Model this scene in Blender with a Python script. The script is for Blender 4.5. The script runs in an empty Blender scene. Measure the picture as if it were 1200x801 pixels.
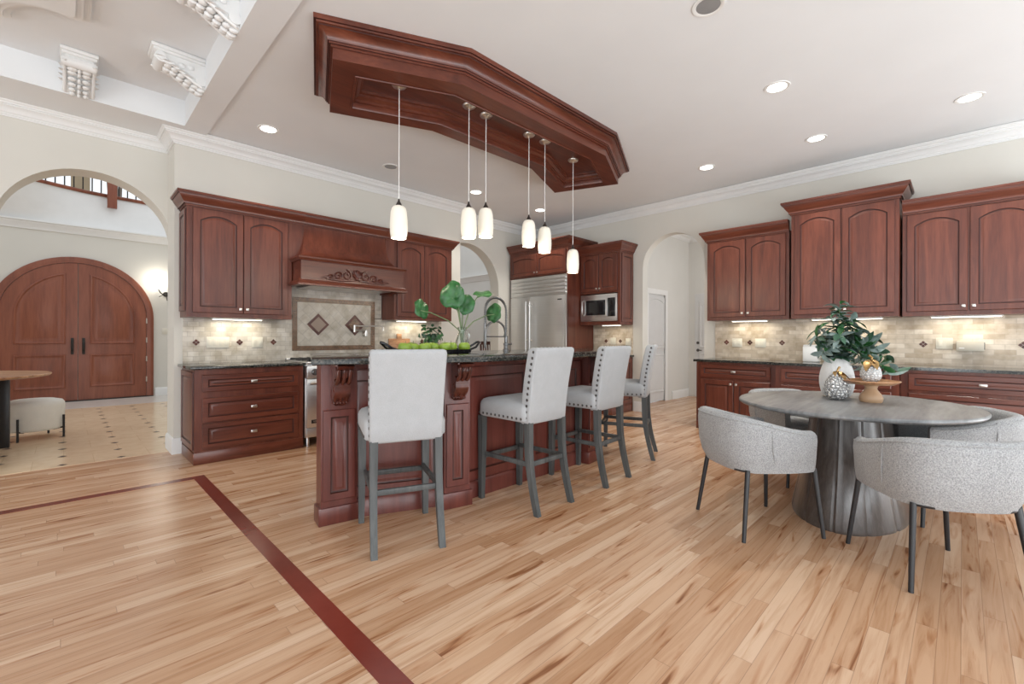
import bpy, bmesh, math, random
from mathutils import Vector, Matrix
C = bpy.context.scene.collection
PI = math.pi
rnd = random.Random(7)
# ------------------------------------------------------------------ camera, sky, exposure
sc = bpy.context.scene
cam = bpy.data.cameras.new('camera'); camo = bpy.data.objects.new('camera', cam); C.objects.link(camo)
cam.sensor_width = 36; cam.lens = 526.3/1200*36
cam.shift_y = -(400.5-394.93)/1200
cam.clip_start = .05; cam.clip_end = 100
yaw, roll = .7868, .0034
Fv = Vector((math.cos(yaw), math.sin(yaw), 0)); R0 = Vector((math.sin(yaw), -math.cos(yaw), 0)); U0 = Vector((0, 0, 1))
Rv = R0*math.cos(roll)+U0*math.sin(roll); Uv = -R0*math.sin(roll)+U0*math.cos(roll)
camo.matrix_world = Matrix(((Rv.x, Uv.x, -Fv.x, 0), (Rv.y, Uv.y, -Fv.y, 0), (Rv.z, Uv.z, -Fv.z, 1.2), (0, 0, 0, 1)))
sc.camera = camo
sc.view_settings.view_transform = 'Standard'; sc.view_settings.look = 'None'
sc.view_settings.gamma = 1; sc.view_settings.use_curve_mapping = False
sc.view_settings.exposure = 0.0
world = bpy.data.worlds.new('sky'); sc.world = world; world.use_nodes = True
wb = world.node_tree.nodes['Background']; wb.inputs[0].default_value = (.93, .965, 1, 1); wb.inputs[1].default_value = 1.1

def area_light(name, loc, target, sx, sy, power, col=(1, 1, 1)):
    l = bpy.data.lights.new(name, 'AREA'); l.shape = 'RECTANGLE'; l.size = sx; l.size_y = sy; l.energy = power; l.color = col
    o = bpy.data.objects.new(name, l); C.objects.link(o); o.location = loc
    o.rotation_euler = (Vector(target)-Vector(loc)).to_track_quat('-Z', 'Y').to_euler()
    return o
area_light('window_daylight', (-1.0, -4.5, 1.7), (3, 3, 1.9), 6, 2.8, 80, (.93, .97, 1))
area_light('great_room_daylight', (-6.0, .5, 1.8), (3, 3, 1.9), 5, 2.8, 80, (.93, .97, 1))
area_light('ceiling_fill_rear', (1.5, -3.6, .05), (2.9, -1.6, 3), 9, 2.2, 320, (.90, .96, 1))  # added fill behind the camera, aimed up to brighten the ceiling
area_light('ceiling_fill_left', (-5.2, 1.0, .05), (-4.4, 1.2, 3), 2.2, 6, 210, (.90, .96, 1))  # second upward fill, added on the left for the ceiling
area_light('ceiling_fill_right', (6.2, -2.2, .5), (4.6, 1.2, 3.3), 2.6, 1.4, 55, (.92, .96, 1))  # added fill from the right to lift the far ceiling
area_light('hall_fill', (7.8, 1.2, 2.2), (7.9, 4.0, 1.3), 1.4, 1.6, 20, (1, .97, .93))  # added area fill that lights the hall walls

# ------------------------------------------------------------------ materials
def new_mat(name):
    m = bpy.data.materials.new(name); m.use_nodes = True
    nt = m.node_tree; return m, nt, nt.nodes['Principled BSDF']
def nd(nt, t, **kw):
    n = nt.nodes.new(t)
    for k, v in kw.items():
        if k.startswith('i_'):
            key = k[2:]; key = int(key) if key.isdigit() else key
            if hasattr(v, 'is_output'): nt.links.new(v, n.inputs[key])
            else: n.inputs[key].default_value = v
        else: setattr(n, k, v)
    return n
def mth(nt, op, a, b=None):
    n = nt.nodes.new('ShaderNodeMath'); n.operation = op
    for i, v in enumerate((a, b)):
        if v is None: continue
        if hasattr(v, 'is_output'): nt.links.new(v, n.inputs[i])
        else: n.inputs[i].default_value = v
    return n.outputs[0]
def ramp(nt, fac, stops):
    n = nt.nodes.new('ShaderNodeValToRGB'); nt.links.new(fac, n.inputs[0])
    e = n.color_ramp.elements
    while len(e) < len(stops): e.new(.5)
    for el, (p, c) in zip(e, stops): el.position = p; el.color = (*c, 1)
    return n.outputs[0]
def mixc(nt, fac, a, b, mode='MIX'):
    n = nt.nodes.new('ShaderNodeMix'); n.data_type = 'RGBA'; n.blend_type = mode
    for i, v in ((0, fac), (6, a), (7, b)):
        if hasattr(v, 'is_output'): nt.links.new(v, n.inputs[i])
        else: n.inputs[i].default_value = v if i == 0 else (*v, 1)
    return n.outputs[2]
def coords(nt, scale=(1, 1, 1), rnd_off=False):
    tc = nt.nodes.new('ShaderNodeTexCoord'); mp = nt.nodes.new('ShaderNodeMapping')
    nt.links.new(tc.outputs['Object'], mp.inputs[0]); mp.inputs['Scale'].default_value = scale
    if rnd_off:
        oi = nt.nodes.new('ShaderNodeObjectInfo'); v = nt.nodes.new('ShaderNodeVectorMath'); v.operation = 'SCALE'
        v.inputs[0].default_value = (7, 5, 9); nt.links.new(oi.outputs['Random'], v.inputs['Scale']); nt.links.new(v.outputs[0], mp.inputs['Location'])
    return mp.outputs[0]
def bump(nt, b, h, s, d=.01):
    n = nd(nt, 'ShaderNodeBump', i_Strength=s, i_Distance=d, i_Height=h); nt.links.new(n.outputs[0], b.inputs['Normal'])
def plain(name, col, rough=.5, metal=0, var=.06, scale=6, coat=0, bmp=0, bscale=80, spec=.5):
    m, nt, b = new_mat(name)
    v = coords(nt); n = nd(nt, 'ShaderNodeTexNoise', i_Vector=v, i_Scale=scale, i_Detail=3.)
    lo = tuple(max(0, c*(1-var)) for c in col); hi = tuple(min(1, c*(1+var)) for c in col)
    nt.links.new(ramp(nt, n.outputs[0], [(.3, lo), (.7, hi)]), b.inputs['Base Color'])
    b.inputs['Roughness'].default_value = rough; b.inputs['Metallic'].default_value = metal
    b.inputs['Coat Weight'].default_value = coat; b.inputs['Coat Roughness'].default_value = .15
    b.inputs['Specular IOR Level'].default_value = spec
    if bmp:
        n2 = nd(nt, 'ShaderNodeTexNoise', i_Vector=v, i_Scale=bscale, i_Detail=2.); bump(nt, b, n2.outputs[0], bmp)
    return m
def wood(name, dark, mid, light, scale, rough=.32, coat=.25, streak=1.):
    m, nt, b = new_mat(name)
    v = coords(nt, scale, True)
    n1 = nd(nt, 'ShaderNodeTexNoise', i_Vector=v, i_Scale=1., i_Detail=6., i_Roughness=.65, i_Distortion=.6)
    n2 = nd(nt, 'ShaderNodeTexNoise', i_Vector=v, i_Scale=6., i_Detail=3.)
    a = mth(nt, 'ADD', n1.outputs[0], mth(nt, 'MULTIPLY', mth(nt, 'SUBTRACT', n2.outputs[0], .5), .35*streak))
    nt.links.new(ramp(nt, a, [(.28, dark), (.5, mid), (.75, light)]), b.inputs['Base Color'])
    b.inputs['Roughness'].default_value = rough; b.inputs['Coat Weight'].default_value = coat; b.inputs['Coat Roughness'].default_value = .2
    return m
def emit(name, col, s, base=(.9, .9, .85)):
    m, nt, b = new_mat(name); b.inputs['Base Color'].default_value = (*base, 1)
    b.inputs['Emission Color'].default_value = (*col, 1); b.inputs['Emission Strength'].default_value = s
    return m
CH = ((.072, .0165, .0088), (.124, .0305, .016), (.188, .053, .0285))
M = {}
M['cherry'] = wood('cherry_vertical', *CH, (9, 9, .8), .36, .15)
M['cherry_h'] = wood('cherry_horizontal', *CH, (.8, 9, 9))
M['cherry_y'] = wood('cherry_lengthwise', *CH, (9, .8, 9))
M['glaze_gap_shade'] = plain('dark_glaze_gap_shade', (.05, .012, .008), .4)  # glaze in grooves and steps; on panel edges it paints gap shade
M['cherry_dark'] = wood('cherry_carved', (.05, .013, .008), (.10, .024, .014), (.16, .04, .025), (6, 6, 6))
M['island'] = wood('island_cherry', (.088, .021, .016), (.135, .033, .024), (.185, .049, .036), (9, 9, .8), .34, .2)
M['door_wood'] = wood('entry_door_wood', (.16, .040, .018), (.235, .066, .032), (.31, .098, .05), (7, 7, .7), .42, .1)
M['wall'] = plain('wall_paint', (.68, .66, .605), .7, var=.02, scale=2, spec=.2)
M['wall_hall'] = plain('hall_paint', (.70, .69, .66), .7, var=.02, scale=2, spec=.2)
M['ceil'] = plain('ceiling_paint', (.80, .815, .825), .8, var=.015, scale=2, spec=.15)
M['trim'] = plain('white_trim', (.80, .80, .79), .45, var=.02)
M['white'] = plain('white_gloss', (.82, .82, .8), .3, var=.02)
M['nickel'] = plain('nickel', (.72, .70, .67), .28, 1)
M['pewter'] = plain('dark_pewter', (.13, .12, .115), .4, 1)
M['gunmetal'] = plain('brushed_gunmetal', (.24, .24, .24), .3, 1)
M['black'] = plain('black_metal', (.018, .018, .02), .4, 0)
M['blackglass'] = plain('black_glass', (.012, .012, .014), .08, 0)
M['iron'] = plain('iron', (.03, .025, .022), .5, .3)
M['cast'] = plain('cast_iron_grate', (.03, .03, .032), .6)
M['door_white'] = plain('door_paint', (.66, .66, .66), .4, var=.02)
def fabric(name, col, sc_=260, s=.35, var=.10):
    m, nt, b = new_mat(name); v = coords(nt)
    w = nd(nt, 'ShaderNodeTexNoise', i_Vector=v, i_Scale=sc_, i_Detail=2.)
    w2 = nd(nt, 'ShaderNodeTexNoise', i_Vector=v, i_Scale=14., i_Detail=4.)
    k_ = .88 if var > .2 else .6
    f = mth(nt, 'ADD', mth(nt, 'MULTIPLY', w.outputs[0], k_), mth(nt, 'MULTIPLY', w2.outputs[0], 1-k_))
    nt.links.new(ramp(nt, f, [(.3, tuple(c*(1-var) for c in col)), (.7, tuple(min(1, c*(1+var)) for c in col))]), b.inputs['Base Color'])
    b.inputs['Roughness'].default_value = .9; b.inputs['Specular IOR Level'].default_value = .15
    b.inputs['Sheen Weight'].default_value = .15
    bump(nt, b, w.outputs[0], s, .004)
    return m
M['linen'] = fabric('grey_linen', (.43, .44, .45), 240, .3, .08)
M['boucle'] = fabric('grey_boucle', (.365, .37, .375), 165, 1., .33)
M['cream'] = fabric('cream_fabric', (.72, .69, .63), 200, .3, .05)
M['greywood'] = wood('grey_weathered_wood', (.040, .043, .044), (.075, .080, .080), (.125, .13, .128), (10, 10, 1.), .5, 0)
M['tabletop'] = wood('grey_stone_veneer', (.10, .105, .11), (.19, .195, .20), (.30, .305, .31), (1.0, 9, 4), .4, .1, .7)
M['tablebase'] = wood('grey_brown_oak', (.040, .030, .026), (.068, .055, .049), (.11, .096, .088), (40, 40, 1.1), .28, .35, .5)
M['acacia'] = wood('acacia_wood', (.22, .09, .04), (.42, .21, .10), (.58, .34, .19), (3, 12, 12), .4, .2)
M['leaf'] = plain('green_leaf', (.030, .125, .035), .35, var=.35, scale=20)
M['leaf_dark'] = plain('dark_green_leaf', (.045, .11, .065), .45, var=.4, scale=14)
M['leaf_pale'] = plain('silvery_eucalyptus_leaf', (.25, .33, .31), .5, var=.3, scale=14)
M['stem'] = plain('green_stem', (.16, .22, .10), .5)
M['apple'] = plain('green_apple_skin', (.27, .42, .04), .3, var=.2, scale=9, coat=.3)
M['gold'] = plain('gold_leaf', (.42, .27, .12), .35, 1, var=.3, scale=40)
M['ceramic'] = plain('white_ceramic', (.76, .76, .75), .4, var=.03)
M['silverc'] = plain('hammered_silver', (.62, .62, .61), .33, .7)
def textured(name, hi, lo, metal, rough, sc_):
    m, nt, b = new_mat(name); v = coords(nt)
    vo = nd(nt, 'ShaderNodeTexVoronoi', feature='DISTANCE_TO_EDGE', i_Vector=v, i_Scale=sc_)
    nt.links.new(ramp(nt, vo.outputs[0], [(.02, lo), (.16, hi)]), b.inputs['Base Color'])
    b.inputs['Metallic'].default_value = metal; b.inputs['Roughness'].default_value = rough
    bump(nt, b, vo.outputs[0], 1., .02); return m
M['silver_scale'] = textured('silver_scale_ceramic', (.80, .80, .79), (.22, .22, .22), .45, .3, 42)
M['white_scale'] = textured('white_scale_ceramic', (.80, .80, .79), (.45, .45, .45), 0, .4, 52)
M['copper'] = plain('copper_pot', (.45, .18, .09), .3, 1)
M['ivory'] = plain('ivory_plastic', (.70, .67, .58), .4, var=.02)
M['lens'] = emit('lit_lens', (1, .97, .9), 9)
M['lamp'] = emit('under_cabinet_lamp', (1, .93, .78), 5)
M['lens_off'] = plain('unlit_lens', (.28, .28, .28), .3)
M['strip'] = wood('mahogany_inlay', (.13, .02, .012), (.185, .03, .018), (.24, .045, .028), (1, 1, 1), .22, .3)
M['knot'] = plain('dark_inset_tile', (.04, .018, .010), .4)
def steel(name, axis):
    m, nt, b = new_mat(name); s = [120, 120, 120]; s[axis] = 1.5
    v = coords(nt, tuple(s)); n = nd(nt, 'ShaderNodeTexNoise', i_Vector=v, i_Scale=1., i_Detail=2.)
    nt.links.new(ramp(nt, n.outputs[0], [(.3, (.69, .69, .685)), (.7, (.73, .73, .725))]), b.inputs['Base Color'])
    b.inputs['Metallic'].default_value = 1; b.inputs['Roughness'].default_value = .34
    return m
M['steel'] = steel('brushed_steel', 0)
def glass(name, col=(1, 1, 1), rough=.0):
    m, nt, b = new_mat(name); b.inputs['Base Color'].default_value = (*col, 1); b.inputs['Transmission Weight'].default_value = 1
    b.inputs['Roughness'].default_value = rough; b.inputs['IOR'].default_value = 1.45
    return m
M['glass'] = glass('clear_glass', (.92, .97, .95))
def shade_mat():
    m, nt, b = new_mat('frosted_glass_shade'); v = coords(nt)
    sep = nd(nt, 'ShaderNodeSeparateXYZ', i_0=v)
    b.inputs['Base Color'].default_value = (.74, .71, .64, 1); b.inputs['Roughness'].default_value = .35
    b.inputs['Emission Color'].default_value = (1, .91, .73, 1); b.inputs['Emission Strength'].default_value = .27
    return m
M['shade'] = shade_mat()
def granite():
    m, nt, b = new_mat('dark_granite'); v = coords(nt)
    n = nd(nt, 'ShaderNodeTexNoise', i_Vector=v, i_Scale=90., i_Detail=4.)
    vo = nd(nt, 'ShaderNodeTexVoronoi', i_Vector=v, i_Scale=60.)
    f = mth(nt, 'ADD', mth(nt, 'MULTIPLY', n.outputs[0], .7), mth(nt, 'MULTIPLY', vo.outputs[0], .35))
    nt.links.new(ramp(nt, f, [(.36, (.006, .007, .007)), (.55, (.03, .033, .03)), (.68, (.10, .09, .075))]), b.inputs['Base Color'])
    b.inputs['Roughness'].default_value = .09
    return m
M['granite'] = granite()
def planks():
    m, nt, b = new_mat('maple_planks')
    tc = nt.nodes.new('ShaderNodeTexCoord'); sp = nd(nt, 'ShaderNodeSeparateXYZ', i_0=tc.outputs['Object'])
    x, y = sp.outputs[0], sp.outputs[1]
    ry = mth(nt, 'DIVIDE', y, .068); row = mth(nt, 'FLOOR', ry); fy = mth(nt, 'FRACT', ry)
    wn = nd(nt, 'ShaderNodeTexWhiteNoise', noise_dimensions='1D', i_W=row)
    rx = mth(nt, 'ADD', mth(nt, 'DIVIDE', x, 1.05), mth(nt, 'MULTIPLY', wn.outputs[0], 17.3)); col = mth(nt, 'FLOOR', rx); fx = mth(nt, 'FRACT', rx)
    cb = nd(nt, 'ShaderNodeCombineXYZ', i_0=row, i_1=col)
    w2 = nd(nt, 'ShaderNodeTexWhiteNoise', noise_dimensions='2D', i_Vector=cb.outputs[0])
    base = ramp(nt, w2.outputs[0], [(0, (.50, .29, .165)), (.35, (.585, .365, .225)), (.7, (.635, .42, .275)), (1, (.70, .495, .345))])
    off = nd(nt, 'ShaderNodeVectorMath', operation='SCALE', i_0=cb.outputs[0], i_Scale=3.7)
    v = nd(nt, 'ShaderNodeVectorMath', operation='ADD', i_0=tc.outputs['Object'], i_1=off.outputs[0])
    mp = nd(nt, 'ShaderNodeMapping', i_0=v.outputs[0]); mp.inputs['Scale'].default_value = (1.3, 26, 1)
    g = nd(nt, 'ShaderNodeTexNoise', i_Vector=mp.outputs[0], i_Scale=1., i_Detail=5., i_Roughness=.6, i_Distortion=.8)
    c = mixc(nt, 1, base, ramp(nt, g.outputs[0], [(.28, (.60, .45, .35)), (.40, (.87, .81, .75)), (.56, (1, 1, 1))]), 'MULTIPLY')
    mp2 = nd(nt, 'ShaderNodeMapping', i_0=v.outputs[0]); mp2.inputs['Scale'].default_value = (1.1, 11, 1)
    g2 = nd(nt, 'ShaderNodeTexNoise', i_Vector=mp2.outputs[0], i_Scale=1.7, i_Detail=3., i_Distortion=1.2)
    c = mixc(nt, 1, c, ramp(nt, g2.outputs[0], [(.27, (.42, .26, .16)), (.35, (.84, .72, .62)), (.44, (1, 1, 1))]), 'MULTIPLY')
    gap = mth(nt, 'MAXIMUM', mth(nt, 'LESS_THAN', fy, .035), mth(nt, 'LESS_THAN', fx, .0025))
    c = mixc(nt, mth(nt, 'MULTIPLY', gap, .5), c, (.22, .11, .06))
    nt.links.new(c, b.inputs['Base Color'])
    b.inputs['Roughness'].default_value = .27; b.inputs['Specular IOR Level'].default_value = .5
    bump(nt, b, mth(nt, 'SUBTRACT', 1., gap), .15, .002)
    return m
M['planks'] = planks()
def tiles(name, ax, bw, bh, c1, c2, mortar, rough=.35, rot=0, ms=.012, lo=(.72, .68, .62)):
    m, nt, b = new_mat(name); tc = nt.nodes.new('ShaderNodeTexCoord'); sp = nd(nt, 'ShaderNodeSeparateXYZ', i_0=tc.outputs['Object'])
    cb = nd(nt, 'ShaderNodeCombineXYZ', i_0=sp.outputs[ax[0]], i_1=sp.outputs[ax[1]])
    mp = nd(nt, 'ShaderNodeMapping', i_0=cb.outputs[0]); mp.inputs['Rotation'].default_value = (0, 0, rot)
    br = nd(nt, 'ShaderNodeTexBrick', i_Vector=mp.outputs[0], i_Scale=1., i_Color1=(*c1, 1), i_Color2=(*c2, 1), i_Mortar=(*mortar, 1))
    br.inputs['Mortar Size'].default_value = ms*bh; br.inputs['Brick Width'].default_value = bw; br.inputs['Row Height'].default_value = bh
    n = nd(nt, 'ShaderNodeTexNoise', i_Vector=tc.outputs['Object'], i_Scale=9., i_Detail=5.)
    c = mixc(nt, 1, br.outputs[0], ramp(nt, n.outputs[0], [(.32, lo), (.6, (1, 1, 1))]), 'MULTIPLY')
    nt.links.new(c, b.inputs['Base Color']); b.inputs['Roughness'].default_value = rough
    return m
M['splash_x'] = tiles('travertine_subway_tile', (0, 2), .10, .052, (.74, .70, .63), (.54, .50, .44), (.52, .48, .43), .25, ms=.05)
M['splash_y'] = tiles('honed_travertine_tile', (1, 2), .15, .052, (.74, .66, .56), (.50, .41, .31), (.52, .45, .37), .35, ms=.04)
M['splash_d'] = tiles('diagonal_travertine_tile', (0, 2), .105, .105, (.66, .62, .55), (.59, .55, .48), (.50, .47, .42), .25, PI/4, ms=.03)
M['mosaic'] = tiles('brown_glass_mosaic', (0, 2), .018, .018, (.27, .13, .07), (.07, .035, .022), (.34, .26, .19), .2, ms=.12)
M['foyer_tile'] = tiles('polished_stone_tile', (0, 1), .415, .415, (.78, .59, .40), (.83, .64, .44), (.68, .50, .32), .18, ms=.006, lo=(.92, .90, .88))
M['stone_border'] = plain('pale_stone_border', (.66, .61, .56), .25, var=.05)

# ------------------------------------------------------------------ mesh helpers
class MB:
    def __init__(s): s.bm = bmesh.new()
    def face(s, vs, mi=0):
        try:
            f = s.bm.faces.new(vs); f.material_index = mi; return f
        except ValueError: return None
    def box(s, x0, x1, y0, y1, z0, z1, bev=0, mi=0, seg=2):
        x0, x1 = min(x0, x1), max(x0, x1); y0, y1 = min(y0, y1), max(y0, y1); z0, z1 = min(z0, z1), max(z0, z1)
        v = [s.bm.verts.new((x, y, z)) for x in (x0, x1) for y in (y0, y1) for z in (z0, z1)]
        fs = [s.face([v[i] for i in q], mi) for q in ((0, 1, 3, 2), (4, 6, 7, 5), (0, 4, 5, 1), (2, 3, 7, 6), (0, 2, 6, 4), (1, 5, 7, 3))]
        if bev:
            es = list({e for f in fs for e in f.edges})
            bmesh.ops.bevel(s.bm, geom=es, offset=bev, segments=seg, affect='EDGES', profile=.5)
        return s
    def loops(s, ls, cap0=True, cap1=True, closed=True, mi=0, mis=None, imi=()):
        vs = [[s.bm.verts.new(p) for p in l] for l in ls]; n = len(vs[0])
        for k in range(len(vs)-1):
            m_ = mis[k] if mis else mi
            for i in range(n if closed else n-1):
                j = (i+1) % n; s.face([vs[k][i], vs[k][j], vs[k+1][j], vs[k+1][i]], 1 if i in imi else m_)
        if cap0: s.face(vs[0][::-1], mis[0] if mis else mi)
        if cap1: s.face(vs[-1], mis[-1] if mis else mi)
        return s
    def prism(s, poly, z0, z1, mi=0): return s.loops([[(x, y, z0) for x, y in poly], [(x, y, z1) for x, y in poly]], mi=mi)
    def prism_y(s, poly, y0, y1, mi=0): return s.loops([[(x, y0, z) for x, z in poly], [(x, y1, z) for x, z in poly]], mi=mi)
    def prism_x(s, poly, x0, x1, mi=0): return s.loops([[(x0, y, z) for y, z in poly], [(x1, y, z) for y, z in poly]], mi=mi)
    def lathe(s, prof, cx=0, cy=0, seg=28, mi=0, sx=1, sy=1, cap=True):
        return s.loops([[(cx+sx*r*math.cos(2*PI*i/seg), cy+sy*r*math.sin(2*PI*i/seg), z) for i in range(seg)] for r, z in prof], cap, cap, mi=mi)
    def tube(s, pts, r, seg=8, mi=0, cap=True, flat=1.):
        pts = [Vector(p) for p in pts]; rs = r if isinstance(r, (list, tuple)) else [r]*len(pts)
        ls = []; ref = None
        for i, p in enumerate(pts):
            t = (pts[min(i+1, len(pts)-1)]-pts[max(i-1, 0)]).normalized()
            if ref is None: ref = Vector((0, 0, 1)) if abs(t.z) < .9 else Vector((0, 1, 0))
            a = (ref-t*ref.dot(t)).normalized(); b = t.cross(a); ref = a
            ls.append([tuple(p+rs[i]*(math.cos(2*PI*k/seg)*a*flat+math.sin(2*PI*k/seg)*b)) for k in range(seg)])
        return s.loops(ls, cap, cap, mi=mi)
    def beam(s, pts, w, d=None, mi=0):       # square-section bar following points, w may be list
        pts = [Vector(p) for p in pts]; ws = w if isinstance(w, (list, tuple)) else [w]*len(pts); ds = d if isinstance(d, (list, tuple)) else [d]*len(pts) if d else ws
        ls = [[(p.x-a/2, p.y-b/2, p.z), (p.x+a/2, p.y-b/2, p.z), (p.x+a/2, p.y+b/2, p.z), (p.x-a/2, p.y+b/2, p.z)] for p, a, b in zip(pts, ws, ds)]
        return s.loops(ls, mi=mi)
    def ball(s, c, rx, ry=None, rz=None, seg=16, rings=10, mi=0):
        ry = ry or rx; rz = rz or rx
        return s.loops([[(c[0]+rx*math.sin(PI*k/rings)*math.cos(2*PI*i/seg), c[1]+ry*math.sin(PI*k/rings)*math.sin(2*PI*i/seg), c[2]-rz*math.cos(PI*k/rings)) for i in range(seg)]
                        for k in [.12]+list(range(1, rings))+[rings-.12]], mi=mi)
    def sweep(s, prof, path, closed=False, mi=0, imi=()):    # offset to the right of the travel direction
        n = len(path); P = [Vector(p) for p in path]; ls = []
        def nrm(a, b): d = (b-a).normalized(); return Vector((d.y, -d.x))
        for i in range(n):
            if closed: n1 = nrm(P[i-1], P[i]); n2 = nrm(P[i], P[(i+1) % n])
            else:
                n1 = nrm(P[max(i-1, 0)], P[max(i-1, 0)+1]); n2 = nrm(P[min(i, n-2)], P[min(i, n-2)+1])
            m = (n1+n2).normalized(); m = m/max(.2, m.dot(n1))
            ls.append([(P[i].x+m.x*o, P[i].y+m.y*o, z) for o, z in prof])
        if closed: ls.append(ls[0])
        return s.loops(ls, not closed, not closed, mi=mi, imi=imi)
    def leaf(s, base, d, up, L, W, curl=.2, mi=0, n=5):
        b = Vector(base); d = Vector(d).normalized(); up = Vector(up); sd = d.cross(up)
        if sd.length < 1e-3: sd = d.cross(Vector((1, 0, 0)))
        sd.normalize(); nn = sd.cross(d).normalized(); rows = []
        for i in range(n+1):
            t = i/n; w = W*.5*math.sin(PI*min(1, t*.92+.06))**.8; c = b+d*L*t-nn*curl*L*t*t
            rows.append((c-sd*w+nn*w*.25, c, c+sd*w+nn*w*.25))
        vs = [[s.bm.verts.new(p) for p in r] for r in rows]
        for i in range(n):
            for k in range(2): s.face([vs[i][k], vs[i][k+1], vs[i+1][k+1], vs[i+1][k]], mi)
        return s
    def build(s, name, mats, parent=None, smooth=40):
        bmesh.ops.remove_doubles(s.bm, verts=s.bm.verts, dist=1e-6)
        bmesh.ops.recalc_face_normals(s.bm, faces=s.bm.faces)
        me = bpy.data.meshes.new(name); s.bm.to_mesh(me); s.bm.free()
        for m in (mats if isinstance(mats, (list, tuple)) else [mats]): me.materials.append(m)
        for p in me.polygons: p.use_smooth = True
        me.set_sharp_from_angle(angle=math.radians(smooth))
        o = bpy.data.objects.new(name, me); C.objects.link(o)
        if parent: o.parent = parent
        return o
def thing(name, label, cat, loc=(0, 0, 0), rot=0, group=None):
    o = bpy.data.objects.new(name, None); C.objects.link(o); o.empty_display_size = .1
    o.location = loc; o.rotation_euler = (0, 0, rot); o['label'] = label; o['category'] = cat
    if group: o['group'] = group
    return o
def tag(o, label, cat, group=None):
    o['label'] = label; o['category'] = cat
    if group: o['group'] = group
    return o
def struct(o, label=None, cat='wall'):
    o['kind'] = 'structure'
    if label: o['label'] = label; o['category'] = cat
    return o
def copy_tree(o, parent=None):
    c = o.copy(); C.objects.link(c)
    if parent: c.parent = parent
    for ch in list(o.children): copy_tree(ch, c)
    return c
def rr(x0, x1, y0, y1, r, n=5):
    pts = []
    for cx, cy, a0 in ((x1-r, y1-r, 0), (x0+r, y1-r, PI/2), (x0+r, y0+r, PI), (x1-r, y0+r, 1.5*PI)):
        for k in range(n+1): a = a0+PI/2*k/n; pts.append((cx+r*math.cos(a), cy+r*math.sin(a)))
    return pts
def offp(poly, d):      # outward offset of a CCW polygon
    n = len(poly); P = [Vector(p) for p in poly]; out = []
    for i in range(n):
        a = (P[i]-P[i-1]).normalized(); b = (P[(i+1) % n]-P[i]).normalized()
        n1 = Vector((a.y, -a.x)); n2 = Vector((b.y, -b.x)); m = (n1+n2).normalized(); m = m/m.dot(n1); q = P[i]+m*d; out.append((q.x, q.y))
    return out
def arch_poly(u0, u1, z1, c, r, zs, n=28):
    p = [(u0, 0), (c-r, 0)]+[(c-r*math.cos(PI*k/n), zs+r*math.sin(PI*k/n)) for k in range(n+1)]+[(c+r, 0), (u1, 0), (u1, z1), (u0, z1)]
    return p

# ------------------------------------------------------------------ structure
W, XR, CZ = 5.66, 6.62, 3.30
struct(MB().prism([(-4, -2.4), (10.5, -2.4), (10.5, 13.5), (-7, 13.5), (-7, 2.5), (-4, 2.5)], -.1, 0).build('floor', M['planks']))
struct(MB().prism([(.775, -2.4), (.86, -2.4), (.86, 4.633), (-6.9, 4.633), (-6.9, 4.551), (.775, 4.551)], 0, .0015).build('trim_1', M['strip']), 'dark mahogany inlay strip turning a corner in the plank floor', 'floor inlay')
struct(MB().box(-6.9, 4.3, 5.82, 10.3, 0, .002).build('floor_foyer', M['foyer_tile']))
struct(MB().box(-6.9, 4.3, 10.3, 11.5, 0, .003).build('trim_2', M['stone_border']))
ins = MB()
for ix, x in enumerate([-.84, -.425, -.01, .405, .82, 1.235]):
    for k in range(11):
        y = 5.89+.411*k; w = .034
        ins.prism([(x-w, y), (x, y-w), (x+w, y), (x, y+w)], .002, .0035)
struct(ins.build('trim_3', M['knot']))
# walls
struct(MB().box(.79, 4.47, W, 6.05, 0, CZ).build('wall_left', M['wall']))
struct(MB().prism_y(arch_poly(-6.9, 1.7, CZ, .19, .642, 2.18), 6.05, 6.33).build('wall_foyer_arch', M['wall']))
struct(MB().prism_y(arch_poly(4.0, XR, CZ, 4.90, .73, 2.08), 6.0, 6.22).build('wall_back', M['wall']))
struct(MB().prism_x(arch_poly(-5, 6.0, CZ, 3.155, .494, 2.32), XR, XR+.16).build('wall_right', M['wall']))
struct(MB().box(-6.9, 4.3, 11.5, 11.75, 0, 3.2).build('wall_foyer', M['wall']))
struct(MB().box(4.2, 4.4, 6.25, 11.5, 0, 3.86).build('wall_foyer_right', M['wall']))
struct(MB().box(8.3, 8.5, 6.25, 13.4, 0, 4.6).build('wall_dining_right', M['wall_hall']))
struct(MB().box(4.4, 8.3, 12.6, 12.8, 0, 4.6).build('wall_dining_back', M['wall_hall']))
struct(MB().prism_y([(XR+.16, 0), (7.38, 0), (7.38, 2.10), (8.22, 2.10), (8.22, 0), (9.3, 0), (9.3, CZ), (XR+.16, CZ)], 4.0, 4.2).build('wall_hall_left', M['wall_hall']))
struct(MB().box(9.15, 9.3, 1.6, 4.0, 0, CZ).build('wall_hall_end', M['wall_hall']))
# ceilings
struct(MB().prism([(1.04, -5), (9.3, -5), (9.3, 6.3), (4.0, 6.3), (4.0, 6.05), (1.04, 6.05)], CZ, CZ+.15).build('ceiling', M['ceil']))
struct(MB().box(-6.9, 1.0, -5, 5.6, 3.53, 3.65).build('ceiling_great_room', M['ceil']))
struct(MB().box(.84, 1.04, -5, 5.44, 3.28, 3.6).build('trim_4', M['ceil']))
struct(MB().box(-6.9, 1.04, 5.44, 6.33, 3.28, 3.6).build('trim_5', M['ceil']))
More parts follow.
